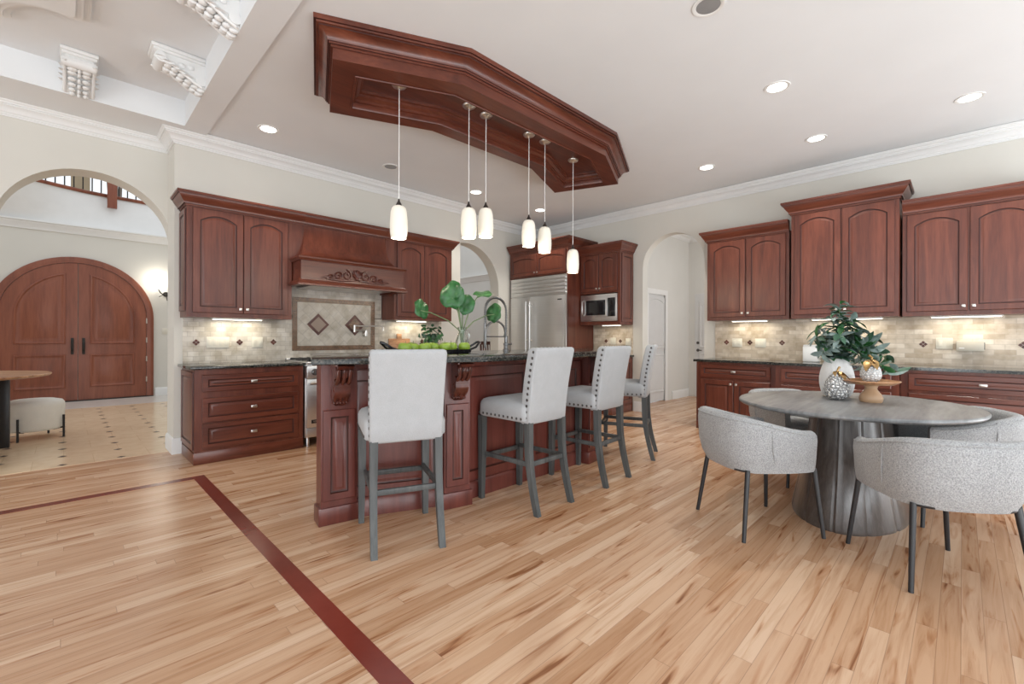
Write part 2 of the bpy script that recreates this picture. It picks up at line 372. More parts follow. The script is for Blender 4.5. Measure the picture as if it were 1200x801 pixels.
# crown moulding of the room
cp = [(0, 3.165), (.012, 3.165), (.012, 3.180), (.022, 3.180), (.024, 3.192), (.034, 3.200), (.040, 3.216), (.056, 3.234), (.076, 3.244), (.080, 3.246), (.080, 3.256), (.094, 3.256), (.096, 3.268), (.110, 3.278), (.112, 3.286), (.125, 3.286), (.125, 3.30), (0, 3.30)]
struct(MB().sweep([(o, z-.005) for o, z in cp], [(-6.9, 6.05), (.79, 6.05), (.79, W), (4.47, W), (4.47, 6.0), (XR, 6.0), (XR, -5)]).build('trim_6', M['trim'], None, 22))
fcp = [(0, 3.06), (.02, 3.06), (.03, 3.10), (.08, 3.15), (.09, 3.18), (.11, 3.19), (.11, 3.215), (0, 3.215)]
struct(MB().sweep(fcp, [(-6.9, 11.5), (4.2, 11.5), (4.2, 6.3)]).build('trim_7', M['trim']))
struct(MB().sweep([(o, z-.28) for o, z in fcp], [(4.4, 12.6), (8.3, 12.6), (8.3, 6.3)]).build('trim_8', M['trim']))
struct(MB().sweep([(o, z) for o, z in cp], [(XR+.16, 4.0), (9.15, 4.0), (9.15, 1.7)]).build('trim_9', M['trim']))
# baseboards
bp = [(0, 0), (.018, 0), (.018, .13), (.012, .15), (.006, .16), (0, .16)]
bm_ = MB().sweep(bp, [(.79, 6.05), (.79, W), (.855, W)]); struct(bm_.build('baseboard_corner', M['trim']))
struct(MB().sweep(bp, [(1.30, 11.5), (4.2, 11.5)]).build('baseboard_foyer', M['trim']))
struct(MB().sweep(bp, [(8.40, 4.0), (9.15, 4.0), (9.15, 3.99)]).build('baseboard_hall', M['trim']))
struct(MB().sweep(bp, [(XR, 3.80), (XR, 3.655), (XR+.16, 3.655)]).build('baseboard_right', M['trim']))
struct(MB().sweep(bp, [(5.635, 6.0), (5.86, 6.0)]).build('baseboard_back', M['trim']))
# great-room ceiling tray frame with an arched edge
A_, B_ = Vector((.13, 4.50)), Vector((-.31, 4.885)); nn_ = Vector((-.66, -.75))
ed = [tuple(A_.lerp(B_, .08+.84*k/14)+nn_*.13*math.sin(PI*k/14)**.7) for k in range(15)]
plate_ = [(-1.6, 3.0), (.13, 3.0), tuple(A_)]+ed+[tuple(B_), (-1.6, 4.885)]
pm_ = MB().prism(plate_, 3.49, 3.53)
pm_.prism([(-1.6, 3.0), (.09, 3.0), (.09, 4.45)]+[(x-.035, y-.04) for x, y in ed]+[(-.35, 4.84), (-1.6, 4.84)], 3.46, 3.49)
pm_.prism([(-1.6, 3.0), (.05, 3.0), (.05, 4.40)]+[(x-.07, y-.08) for x, y in ed]+[(-.40, 4.79), (-1.6, 4.79)], 3.44, 3.46)
fr10 = struct(pm_.build('trim_10', M['trim'], None, 20))
MB().box(-1.4, -.06, 3.0, 4.22, 3.425, 3.44).build('tray_panel', M['cherry_h'], fr10)

# ------------------------------------------------------------------ cabinet kit (local: front faces -y, x to the right)
def door_loops(x0, z0, w, h, y, t, stile, rise, n=10):
    def lp(o, dy, r, outer=False):
        pts = [(x0+o, y+dy, z0+o), (x0+w-o, y+dy, z0+o)]
        for k in range(n+1):
            x = w-o-(w-2*o)*k/n
            if outer: z = h-o
            else: z = h-o-r*((x-w/2)/(w/2-stile))**2
            pts.append((x0+x, y+dy, z0+z))
        return pts
    return [lp(0, 0, 0, True), lp(0, -t+.004, 0, True), lp(.004, -t, 0, True), lp(stile, -t, rise), lp(stile+.005, -t+.009, rise), lp(stile+.013, -t+.011, rise), lp(stile+.034, -t+.003, rise), lp(stile+.038, -t+.003, rise)]
def panel(mb, x0, z0, w, h, y, t=.02, stile=.055, rise=0):
    stile = min(stile, w*.3, h*.3)
    mb.loops(door_loops(x0, z0, w, h, y, t, stile, rise), mis=[1, 0, 0, 1, 1, 0, 0])  # outer edge painted dark as the shaded gap, groove faces glazed
    return mb
def side_panel(parent, x, y0, y1, z0, z1, left, mat='cherry'):
    o = panel(MB(), 0, z0, y1-y0, z1-z0, 0, .014, .05, 0).build('side_panel', [M[mat], M['glaze_gap_shade']], parent)
    o.location = (x, y1 if left else y0, 0); o.rotation_euler = (0, 0, -PI/2 if left else PI/2)
    return o
def pull(x, y, z, parent, wide=False):
    w, h = (.028, .013) if wide else (.014, .014)
    k = MB().box(x-.005, x+.005, y-.014, y, z-.005, z+.005).box(x-w, x+w, y-.026, y-.012, z-h, z+h, .004)
    return k.build('knob', M['nickel'], parent)
def door(parent, x, z, w, h, y, rise=.05, knob=None, wide=False, name='door', mat='cherry'):
    d = panel(MB(), x, z, w, h, y, .02, .058 if name == 'door' else .045, rise).build(name, [M[mat], M['glaze_gap_shade']], parent)
    if knob == 'l': pull(x+.028, y-.02, z+.045, d)
    if knob == 'r': pull(x+w-.028, y-.02, z+.045, d)
    if knob == 'tl': pull(x+.028, y-.02, z+h-.045, d)
    if knob == 'tr': pull(x+w-.028, y-.02, z+h-.045, d)
    if knob == 'c': pull(x+w/2, y-.02, z+h/2, d, True)
    return d
def crown(parent, path, z0, z1, out, mat='cherry_h'):
    H = z1-z0
    pr = [(-.01, z0), (.012, z0), (.012, z0+.13*H), (.026, z0+.13*H), (.028, z0+.24*H), (out*.42, z0+.34*H), (out*.62, z0+.52*H), (out*.78, z0+.70*H), (out*.80, z0+.76*H), (out*.92, z0+.76*H), (out*.93, z0+.84*H), (out, z0+.85*H), (out, z1), (-.01, z1)]
    return MB().sweep(pr, path, imi=(2, 8)).build('crown_moulding', [M[mat], M['glaze_gap_shade']], parent, 25)
def lamp_bar(x0, x1, y, z, label, loc, rot, power=4):
    t = thing('under_cabinet_light', label, 'light', loc, rot, 'under-cabinet lights'); power *= .4
    MB().box(x0, x1, y-.035, y+.035, z-.012, z, .004).build('housing', M['white'], t)
    MB().box(x0+.012, x1-.012, y-.028, y+.028, z-.016, z-.0125).build('lamp_lens', M['lamp'], t)
    l = bpy.data.lights.new('lamp_glow', 'AREA'); l.shape = 'RECTANGLE'; l.size = x1-x0; l.size_y = .05; l.energy = power; l.color = (1, .90, .70)
    o = bpy.data.objects.new('lamp_glow', l); C.objects.link(o); o.parent = t; o.location = ((x0+x1)/2, y, z-.02)
    return t
RX = -PI/2      # right-wall cabinets face -x

# left upper cabinet
t = thing('wall_cabinet', 'tall two-door cherry wall cabinet left of the range hood', 'cabinet', (.84, 5.33, 1.39))
MB().box(0, .972, 0, .33, 0, 1.12).build('carcass', M['cherry'], t)
MB().box(.972, 1.10, 0.0, .06, .66, 1.12).build('filler_panel', M['cherry'], t)
door(t, .05, .045, .435, 1.03, 0, .06, 'r'); door(t, .492, .045, .435, 1.03, 0, .06, 'l')
side_panel(t, 0, .02, .31, .06, 1.06, True)
crown(t, [(0, .328), (0, 0), (1.10, 0)], 1.085, 1.215, .085)
# right upper cabinet
t = thing('wall_cabinet', 'two-door cherry wall cabinet right of the range hood, beside the back arch', 'cabinet', (3.10, 5.33, 1.43))
MB().box(0, .95, 0, .33, 0, 1.08).build('carcass', M['cherry'], t)
MB().box(-.128, 0, 0.0, .06, .62, 1.08).build('filler_panel', M['cherry'], t)
door(t, .04, .04, .425, 1.0, 0, .06, 'r'); door(t, .47, .04, .435, 1.0, 0, .06, 'l')
crown(t, [(-.128, 0), (.95, 0), (.95, .328)], 1.045, 1.175, .085)

# hood
t = thing('range_hood', 'curved cherry range hood with carved scroll over the range', 'range hood', (2.455, W, 0))
prof = []
for k in range(13):
    u = k/12
    z = 2.52-.45*u; f = 1-math.sqrt(max(0, 1-u**2.6)) if u < 1 else 1
    prof.append((.515+.115*f, -.325-.245*f, z))
ls = [[(-hw, -.01, z), (-hw, y, z), (hw, y, z), (hw, -.01, z)] for hw, y, z in prof]
MB().loops(ls).build('hood_body', M['cherry'], t, 60)
mn = MB().box(-.635, .635, -.585, -.01, 1.80, 2.05)
mn.build('mantel', M['cherry_h'], t)
path = [(-.635, -.01), (-.635, -.585), (.635, -.585), (.635, -.01)]
MB().sweep([(0, 2.035), (.018, 2.035), (.022, 2.05), (.034, 2.06), (.034, 2.075), (0, 2.08)], path).build('upper_moulding', M['cherry_h'], t)
MB().sweep([(-.03, 1.765), (.04, 1.765), (.04, 1.782), (.028, 1.79), (.024, 1.81), (.01, 1.825), (-.01, 1.825)], path).build('lower_moulding', M['cherry_h'], t)
crown(t, [(-.515, -.325), (.515, -.325)], 2.475, 2.605, .085)
ap = MB(); Yf = -.592
def spiral(mb, cx, cz, r0, turns, sgn, a0, rad, y, n=22):
    pts = []
    for k in range(n+1):
        u = k/n; a = a0+sgn*turns*2*PI*u; r = r0*(1-.82*u)
        pts.append((cx+r*math.cos(a), y-.006*u, cz+r*math.sin(a)))
    mb.tube(pts, [rad*(1-.35*k/n) for k in range(n+1)], 6)
for sg in (-1, 1):
    spiral(ap, sg*.12, 1.915, .062, 1.3, sg, PI/2 if sg > 0 else PI/2, .013, Yf)
    spiral(ap, sg*.22, 1.895, .05, 1.3, -sg, PI if sg > 0 else 0, .012, Yf)
    spiral(ap, sg*.315, 1.875, .034, 1.2, -sg, PI if sg > 0 else 0, .010, Yf)
    ap.tube([(sg*.34, Yf, 1.865), (sg*.39, Yf, 1.872), (sg*.425, Yf, 1.86)], [.012, .009, .003], 6)
    ap.tube([(sg*.03, Yf, 1.86), (sg*.2, Yf, 1.85), (sg*.36, Yf, 1.852)], [.012, .014, .008], 6)
for k in range(7):
    a = PI*(.12+.76*k/6); ap.tube([(0, Yf, 1.885), (.045*math.cos(a), Yf-.012, 1.895+.05*math.sin(a)), (.075*math.cos(a), Yf, 1.9+.085*math.sin(a))], [.007, .014, .010], 6)
ap.ball((0, Yf-.01, 1.88), .022)
ap.build('carved_applique', M['cherry_dark'], t)
MB().box(-.50, .50, -.50, -.06, 1.770, 1.80).build('vent_liner', M['steel'], t)

# left base cabinet
t = thing('base_cabinet', 'cherry base cabinet with three drawers left of the range', 'cabinet', (.858, 5.04, 0))
MB().box(0, .976, 0, .615, .10, .885).box(0, .976, 0, .60, 0, .10).build('carcass', M['cherry'], t)
for z, h in ((.675, .16), (.39, .225), (.135, .24)): door(t, .06, z, .86, h, 0, 0, 'c', name='drawer', mat='cherry_h')
side_panel(t, 0, .03, .59, .13, .86, True)
MB().box(-.008, .976, -.008, .58, 0, .11, .003).build('plinth', M['cherry_h'], t)
t2 = MB().box(.82, 1.85, 5.005, 5.655, .887, .917, .006)
tag(t2.build('granite_countertop', M['granite']), 'dark granite countertop on the three-drawer cabinet left of the range', 'countertop')
# right base cabinet beyond range
t = thing('base_cabinet', 'cherry base cabinet right of the range, behind the island', 'cabinet', (3.0, 5.04, 0))
MB().box(0, 1.08, 0, .615, 0, .885).build('carcass', M['cherry'], t)
door(t, .04, .69, .49, .16, 0, 0, 'c', name='drawer', mat='cherry_h'); door(t, .55, .69, .49, .16, 0, 0, 'c', name='drawer', mat='cherry_h')
door(t, .04, .12, .49, .54, 0, 0, 'tr'); door(t, .55, .12, .49, .54, 0, 0, 'tl')
tag(MB().box(2.98, 4.10, 5.005, 5.655, .887, .917, .006).build('granite_countertop', M['granite']), 'dark granite countertop right of the range holding the potted herb', 'countertop')

# range
t = thing('gas_range', 'wide stainless gas range between the cherry base cabinets', 'range', (1.842, 5.0, 0))
M['steel_knob'] = M['gunmetal']
rw = 1.11
MB().box(.005, rw, .02, .62, .10, .90, .004).build('body', M['steel'], t)
MB().box(.005, rw, -.03, .05, .745, .885, .012).build('control_panel', M['steel'], t)
MB().box(.005, rw, -.02, .64, .902, .925, .006).build('cooktop', M['steel'], t)
MB().box(.005, rw, .60, .655, .925, .945, .006).build('backguard', M['steel'], t)
for x0, x1 in ((.012, .40), (.41, rw-.008)):
    d = MB().box(x0, x1, -.012, .02, .21, .735, .006).build('oven_door', M['steel'], t)
    MB().box(x0+.11, x1-.11, -.016, -.011, .40, .62, .004).build('oven_window', M['blackglass'], d)
    MB().tube([(x0+.02, -.055, .70), (x1-.02, -.055, .70)], .014, 10).tube([(x0+.04, -.055, .70), (x0+.04, -.012, .70)], .01, 8).tube([(x1-.04, -.055, .70), (x1-.04, -.012, .70)], .01, 8).build('oven_handle', M['steel'], d)
    MB().box(x0, x1, -.006, .02, .105, .20, .004).build('kick_drawer', M['steel'], t)
for k in range(8):
    x = .088+k*.134
    kn = MB(); kn.tube([(x, -.03, .815), (x, -.036, .815)], .036, 16).tube([(x, -.036, .815), (x, -.062, .815)], [.03, .026], 16).box(x-.005, x+.005, -.07, -.06, .788, .842)
    kn.build('knob', M['gunmetal'], t)
g = MB()
for gx in (.03, .39, .75):
    for k in range(4): g.box(gx+.02+k*.09, gx+.034+k*.09, .03, .58, .935, .952)
    for yy in (.03, .20, .385, .566): g.box(gx+.01, gx+.32, yy, yy+.014, .93, .948)
    for cxx in (.10, .24):
        for cy in (.16, .45): g.lathe([(.05, .926), (.05, .934), (.03, .94)], gx+cxx, cy, 14)
g.build('burner_grates', M['cast'], t)
for x in (.05, rw-.05): MB().lathe([(.02, 0), (.022, .06), (.016, .10)], x, .07, 12).build('foot', M['steel'], t)
bd = MB().box(.06, .20, -.018, -.011, .255, .295, .003).build('badge', M['black'], t)
tx = bpy.data.curves.new('t', 'FONT'); tx.body = 'VIKING'; tx.size = .032; tx.align_x = 'CENTER'; tx.align_y = 'CENTER'
to = bpy.data.objects.new('t', tx); C.objects.link(to); to.rotation_euler = (PI/2, 0, 0)
dg = bpy.context.evaluated_depsgraph_get(); me = bpy.data.meshes.new_from_object(to.evaluated_get(dg)); bpy.data.objects.remove(to)
me.transform(Matrix.Translation((.13, -.0195, .275)) @ Matrix.Rotation(PI/2, 4, 'X')); me.materials.clear(); me.materials.append(M['nickel'])
lo = bpy.data.objects.new('lettering', me); C.objects.link(lo); lo.parent = bd

# backsplash left
def diamond(mb, cx, cz, r, y, d=.006, mi=0): mb.loops([[(cx-r, y, cz), (cx, y, cz-r), (cx+r, y, cz), (cx, y, cz+r)], [(cx-r, y-d, cz), (cx, y-d, cz-r), (cx+r, y-d, cz), (cx, y-d, cz+r)]], mi=mi)
bs = struct(MB().box(.862, 4.10, W-.012, W, .917, 1.45).box(1.83, 3.09, W-.012, W, 1.44, 1.80).build('wall_backsplash_left', M['splash_x']))
fr = MB(); fx0, fx1, fz0, fz1, fb = 1.925, 2.99, 1.03, 1.675, .058
for a in ((fx0, fx1, fz0, fz0+fb), (fx0, fx1, fz1-fb, fz1), (fx0, fx0+fb, fz0+fb, fz1-fb), (fx1-fb, fx1, fz0+fb, fz1-fb)): fr.box(a[0], a[1], W-.020, W-.012, a[2], a[3])
fr.build('mosaic_frame', M['mosaic'], bs)
MB().box(fx0+fb, fx1-fb, W-.016, W-.012, fz0+fb, fz1-fb).build('diagonal_tile_field', M['splash_d'], bs)
for cx in (2.23, 2.705):
    d = MB(); diamond(d, cx, 1.35, .135, W-.016, .010); o = d.build('accent_tile', M['cherry_dark'], bs)
    d = MB(); diamond(d, cx, 1.35, .095, W-.026, .006); d.build('accent_center', M['mosaic'] if cx > 2.5 else plain('taupe_relief_tile', (.32, .24, .19), .35), o)
def accent(mb, cu, cz, r, y):
    for du, dz in ((0, .5), (0, -.5), (.5, 0), (-.5, 0)): diamond(mb, cu+du*r*1.06, cz+dz*r*1.06, r*.47, y, .004)
acm = MB()
for cx in (.975, 1.375, 1.72, 3.25, 3.75): accent(acm, cx, 1.135, .034, W-.012)
acm.build('accent_diamonds', M['cherry_dark'], bs)
def plate(label, loc, rot, w, gang, group=None, toggles=True):
    t = thing('wall_plate', label, 'switch plate', loc, rot, group)
    MB().box(-w/2, w/2, -.008, 0, -.058, .058, .003).build('plate', M['ivory'], t)
    for k in range(gang):
        x = -w/2+(k+.5)*w/gang
        MB().box(x-.016, x+.016, -.012, -.008, -.034, .034, .002).build('switch' if toggles else 'socket', M['ivory'], t)
    return t
plate('wide ivory four-gang switch plate on the backsplash left of the range', (1.17, W-.012, 1.135), 0, .21, 4)
plate('ivory double outlet plate between two diamonds left of the range', (1.55, W-.012, 1.135), 0, .115, 2, toggles=False)
plate('pale switch plate on the foyer wall right of the arched doors', (1.47, 11.5, 1.30), 0, .12, 2)
lamp_bar(-.24, .24, .2, 0, 'lit under-cabinet light below the cabinet left of the hood', (1.33, 5.33, 1.39), 0)
lamp_bar(-.24, .24, .2, 0, 'lit under-cabinet light below the cabinet right of the hood', (3.5, 5.33, 1.43), 0)
# pot filler
t = thing('pot_filler', 'wall mounted nickel pot filler tap over the range', 'tap', (2.84, W-.02, 1.24))
MB().tube([(0, 0, 0), (0, -.05, 0)], [.035, .025], 14).tube([(0, -.05, -.03), (0, -.05, .05)], .018, 12).build('mount', M['nickel'], t)
MB().tube([(0, -.05, .045), (-.19, -.11, .045)], .011, 10).tube([(-.19, -.11, .02), (-.19, -.11, .11)], .016, 10).build('arm', M['nickel'], t)
MB().tube([(-.19, -.11, .10), (.16, -.17, .10), (.18, -.175, .085), (.18, -.175, .04)], .010, 10).build('spout', M['nickel'], t)
MB().box(-.005, .005, -.09, -.07, -.03, .03).tube([(0, -.05, -.01), (0, -.08, -.01)], .008).build('lever', M['nickel'], t)
# ------------------------------------------------------------------ fridge wall (faces -x)
t = thing('refrigerator', 'wide stainless built-in refrigerator with louvred grille on top', 'refrigerator', (5.89, 5.935, 0), RX)
MB().box(0, 1.315, .03, .70, 0, 2.26).build('body', M['steel'], t)
gr = MB().box(0, 1.315, 0, .03, 1.925, 2.26)
for k in range(5): gr.box(.02, 1.295, -.022, .012, 1.945+k*.062, 1.988+k*.062, .006)
gr.build('grille', M['steel'], t)
for x0, x1, hx in ((.012, .488, .445), (.497, 1.27, .54)):
    d = MB().box(x0, x1, -.02, .03, .10, 1.915, .006).build('door', M['steel'], t)
    hb = MB().tube([(hx, -.075, .45), (hx, -.075, 1.83)], .013, 10)
    for z in (.50, 1.15, 1.78): hb.tube([(hx, -.075, z), (hx, -.02, z)], .009, 8)
    hb.build('handle', M['steel'], d)
MB().box(1.272, 1.315, -.02, .03, .02, 1.92, .004).build('side_trim', M['steel'], t)
MB().box(0, 1.315, .0, .03, .0, .095).build('toe_grille', M['steel'], t)
MB().box(1.13, 1.22, -.024, -.020, 1.83, 1.85).build('badge', M['pewter'], t)
t = thing('refrigerator_surround', 'cherry cabinet with two doors and side panel enclosing the refrigerator', 'cabinet', (5.89, 5.96, 0), RX)
MB().box(0, 1.36, 0, .72, 2.27, 2.76).box(1.342, 1.36, 0, .725, 0, 2.27).box(0, .02, .02, .725, 0, 2.27).build('carcass', M['cherry'], t)
door(t, .03, 2.295, .635, .375, 0, .04, 'r'); door(t, .675, 2.295, .645, .375, 0, .04, 'l')
crown(t, [(0, 0), (1.36, 0), (1.36, .725)], 2.725, 2.865, .095)
t = thing('wall_cabinet', 'narrow cherry wall cabinet holding the microwave', 'cabinet', (6.22, 4.595, 0), RX)
MB().box(.0, .775, 0, .395, 1.925, 2.60).box(.732, .775, 0, .395, 1.41, 1.925).box(0, .016, .0, .395, 1.41, 1.925).box(.016, .732, .0, .395, 1.41, 1.462).build('carcass', M['cherry'], t)
door(t, .03, 1.955, .345, .60, 0, .045, 'r'); door(t, .385, 1.955, .345, .60, 0, .045, 'l')
side_panel(t, .775, .04, .37, 1.45, 2.55, False)
crown(t, [(0, 0), (.775, 0), (.775, .395)], 2.57, 2.72, .085)
t = thing('microwave', 'stainless microwave built into the narrow cherry cabinet', 'microwave', (6.22, 4.575, 1.466), RX)
MB().box(.0, .706, -.012, .36, 0, .44, .004).build('body', M['steel'], t)
d = MB().box(.025, .53, -.030, -.012, .075, .375, .006).build('door', M['steel'], t)
MB().box(.12, .50, -.034, -.029, .10, .345, .004).box(.16, .46, -.037, -.033, .14, .31).build('window', M['blackglass'], d)
MB().tube([(.065, -.03, .10), (.065, -.065, .12), (.065, -.065, .33), (.065, -.03, .35)], .011, 10).build('handle', M['steel'], d)
MB().box(.545, .675, -.030, -.012, .075, .375, .004).build('control_panel', M['blackglass'], t)
t = thing('base_cabinet', 'cherry base cabinet between the refrigerator and the right arch', 'cabinet', (5.98, 4.595, 0), RX)
MB().box(0, .775, 0, .63, 0, .885).build('carcass', M['cherry'], t)
door(t, .03, .69, .71, .165, 0, 0, 'c', name='drawer', mat='cherry_h'); door(t, .03, .12, .35, .54, 0, 0, 'tr'); door(t, .39, .12, .35, .54, 0, 0, 'tl')
MB().box(-.0, .783, -.008, .60, 0, .10, .003).build('plinth', M['cherry_h'], t)
side_panel(t, .775, .05, .58, .15, .85, False)
tag(MB().box(5.945, 6.615, 3.795, 4.595, .887, .917, .006).build('granite_countertop', M['granite']), 'small dark granite countertop under the microwave', 'countertop')
bs = struct(MB().box(XR-.012, XR, 3.82, 4.59, .917, 1.42).build('wall_backsplash_microwave', M['splash_y']))
def diamond_x(mb, cy, cz, r, x, d): mb.loops([[(x, cy-r, cz), (x, cy, cz-r), (x, cy+r, cz), (x, cy, cz+r)], [(x-d, cy-r, cz), (x-d, cy, cz-r), (x-d, cy+r, cz), (x-d, cy, cz+r)]])
def accent_x(mb, cu, cz, r, x):
    for du, dz in ((0, .5), (0, -.5), (.5, 0), (-.5, 0)): diamond_x(mb, cu+du*r*1.06, cz+dz*r*1.06, r*.47, x, .004)
a = MB(); accent_x(a, 4.33, 1.14, .034, XR-.012); accent_x(a, 4.05, 1.14, .034, XR-.012); a.build('accent_diamonds', M['cherry_dark'], bs)
plate('ivory outlet plate under the microwave between two diamonds', (XR-.012, 4.19, 1.14), RX, .10, 2, toggles=False)
plate('ivory switch plate under the microwave nearest the arch', (XR-.012, 3.90, 1.13), RX, .10, 2)
lamp_bar(-.17, .17, .16, 0, 'lit under-cabinet light below the microwave', (6.22, 4.08, 1.41), RX, 3)

# right run, uppers
def upper(yl, w, xf, z0, z1, zc, out, label, doors_z, ends):
    t = thing('wall_cabinet', label, 'cabinet', (xf, yl, 0), RX, None); dp = XR-xf
    MB().box(0, w, 0, dp, z0, z1).build('carcass', M['cherry'], t)
    dw = (w-.085)/2
    door(t, .035, z0+.045, dw, doors_z-z0-.045, 0, .065, 'r'); door(t, .05+dw, z0+.045, dw, doors_z-z0-.045, 0, .065, 'l')
    p = ([(0, dp)] if ends[0] else [])+[(0, 0), (w, 0)]+([(w, dp)] if ends[1] else [])
    crown(t, p, z1-.03, zc, out)
    return t
upper(2.49, .99, 6.29, 1.435, 2.53, 2.645, .085, 'two-door cherry wall cabinet nearest the right arch', 2.49, (1, 0))
upper(1.455, .985, 6.19, 1.435, 2.70, 2.82, .095, 'tallest cherry wall cabinet with two doors, in the middle of the right wall', 2.66, (1, 1))
upper(.45, .985, 6.29, 1.435, 2.53, 2.645, .085, 'two-door cherry wall cabinet at the right edge, right of the tallest cabinet', 2.49, (0, 1))
for y, ln, nm in ((2.0, .22, 'nearest the right arch'), (.96, .34, 'below the tallest cabinet, over the green bouquet'), (-.02, .26, 'at the right edge of the right wall')):
    lamp_bar(-ln, ln, .16, 0, 'lit under-cabinet light '+nm, (6.29, y, 1.434), RX)
# right run, bases
def base(yl, w, xf, label, spec):
    t = thing('base_cabinet', label, 'cabinet', (xf, yl, 0), RX)
    MB().box(0, w, 0, XR-xf-.005, .0, .885).build('carcass', M['cherry'], t)
    MB().box(-.0, w, -.008, 0, 0, .10, .003).build('plinth', M['cherry_h'], t)
    for (kind, x, z, ww, h, k) in spec: door(t, x, z, ww, h, 0, 0, k, name=kind, mat='cherry_h' if kind == 'drawer' else 'cherry')
    return t
base(2.505, .955, 5.98, 'cherry base cabinet with one drawer over two doors beside the right arch', [('drawer', .06, .69, .83, .165, 'c'), ('door', .06, .12, .41, .54, 'tr'), ('door', .48, .12, .41, .54, 'tl')])
base(1.545, 1.10, 5.90, 'cherry base cabinet with narrow drawers behind the white vase', [('drawer', .06, .69, .98, .165, 'c'), ('drawer', .06, .41, .98, .25, 'c'), ('drawer', .06, .13, .98, .25, 'c')])
base(.44, 1.15, 5.98, 'cherry base cabinet with wide drawers at the right edge', [('drawer', .06, .69, 1.03, .165, 'c'), ('drawer', .06, .41, 1.03, .25, 'c'), ('drawer', .06, .13, 1.03, .25, 'c')])
cm = MB().prism([(6.615, 2.535), (5.945, 2.535), (5.945, 1.57), (5.865, 1.57), (5.865, .43), (5.945, .43), (5.945, -.72), (6.615, -.72)], .887, .917)
tag(cm.build('granite_countertop', M['granite']), 'long dark granite countertop along the right wall', 'countertop')
bs = struct(MB().box(XR-.012, XR, -.72, 2.50, .917, 1.45).build('wall_backsplash_right', M['splash_y']))
a = MB()
for y in (2.345, 2.04, 1.655, .30, -.10, -.42): accent_x(a, y, 1.14, .036, XR-.012)
a.build('accent_diamonds', M['cherry_dark'], bs)
plate('white outlet plate left of the middle diamond near the right arch', (XR-.012, 2.205, 1.135), RX, .13, 2, toggles=False)
plate('cream switch plate right of the middle diamond near the right arch', (XR-.012, 1.91, 1.135), RX, .13, 2)
plate('cream switch plate beside the beige box on the right wall', (XR-.012, .135, 1.15), RX, .13, 2)
t = thing('wall_box', 'beige rectangular box mounted on the backsplash at the right', 'box', (XR-.012, .045, 1.12), RX)
MB().box(-.0, .20, -.10, 0, -.045, .055, .006).build('casing', M['gunmetal'] if 0 else plain('beige_plastic', (.52, .48, .40), .5), t)
MB().box(.185, .206, -.075, -.02, -.03, .045, .003).build('port', M['black'], t)
MB().box(.02, .06, -.1015, -.0995, -.02, -.012).build('label_strip', M['white'], t)
t = thing('counter_box', 'white rectangular countertop box behind the white vase', 'box', (6.30, 1.36, .917), RX)
MB().box(0, .16, 0, .14, 0, .19, .012).build('body', M['white'], t)
MB().box(.004, .156, .004, .136, .19, .205, .006).build('lid', M['white'], t)

# ------------------------------------------------------------------ island
def unit(a): return (math.cos(a), math.sin(a))
t = thing('kitchen_island', 'bent cherry kitchen island with carved corbels and panelled sides', 'island', (0, 0, 0))
body = [(1.18, 2.95), (1.98, 2.60), (2.1, 2.595), (3.56, 2.595), (3.66, 2.615), (4.24, 2.90), (4.00, 3.48), (3.45, 3.22), (2.2, 3.22), (1.44, 3.54)]
MB().prism(body, 0, 1.03).build('body', M['island'], t)
MB().sweep([(0, 0), (.022, 0), (.022, .10), (.014, .115), (.006, .125), (0, .125)], body[:6]+[body[6]]).build('plinth', M['island'], t)
MB().sweep([(0, .985), (.012, .985), (.02, 1.0), (.02, 1.03), (0, 1.03)], body[:6]).build('top_rail', M['island'], t)
def wall_panel(p0, p1, z0, z1):
    p0, p1 = Vector(p0), Vector(p1); L = (p1-p0).length
    m = MB(); panel(m, 0, z0, L, z1-z0, 0, .018, .07, 0)
    o = m.build('panel', [M['island'], M['glaze_gap_shade']], t); o.location = (p0.x, p0.y, 0); o.rotation_euler = (0, 0, math.atan2(p1.y-p0.y, p1.x-p0.x))
wall_panel((1.30, 2.897), (1.93, 2.622), .13, .98)
wall_panel((2.06, 2.595), (2.78, 2.595), .13, .98); wall_panel((2.79, 2.595), (3.50, 2.595), .13, .98)
wall_panel((3.72, 2.645), (4.20, 2.88), .13, .98)
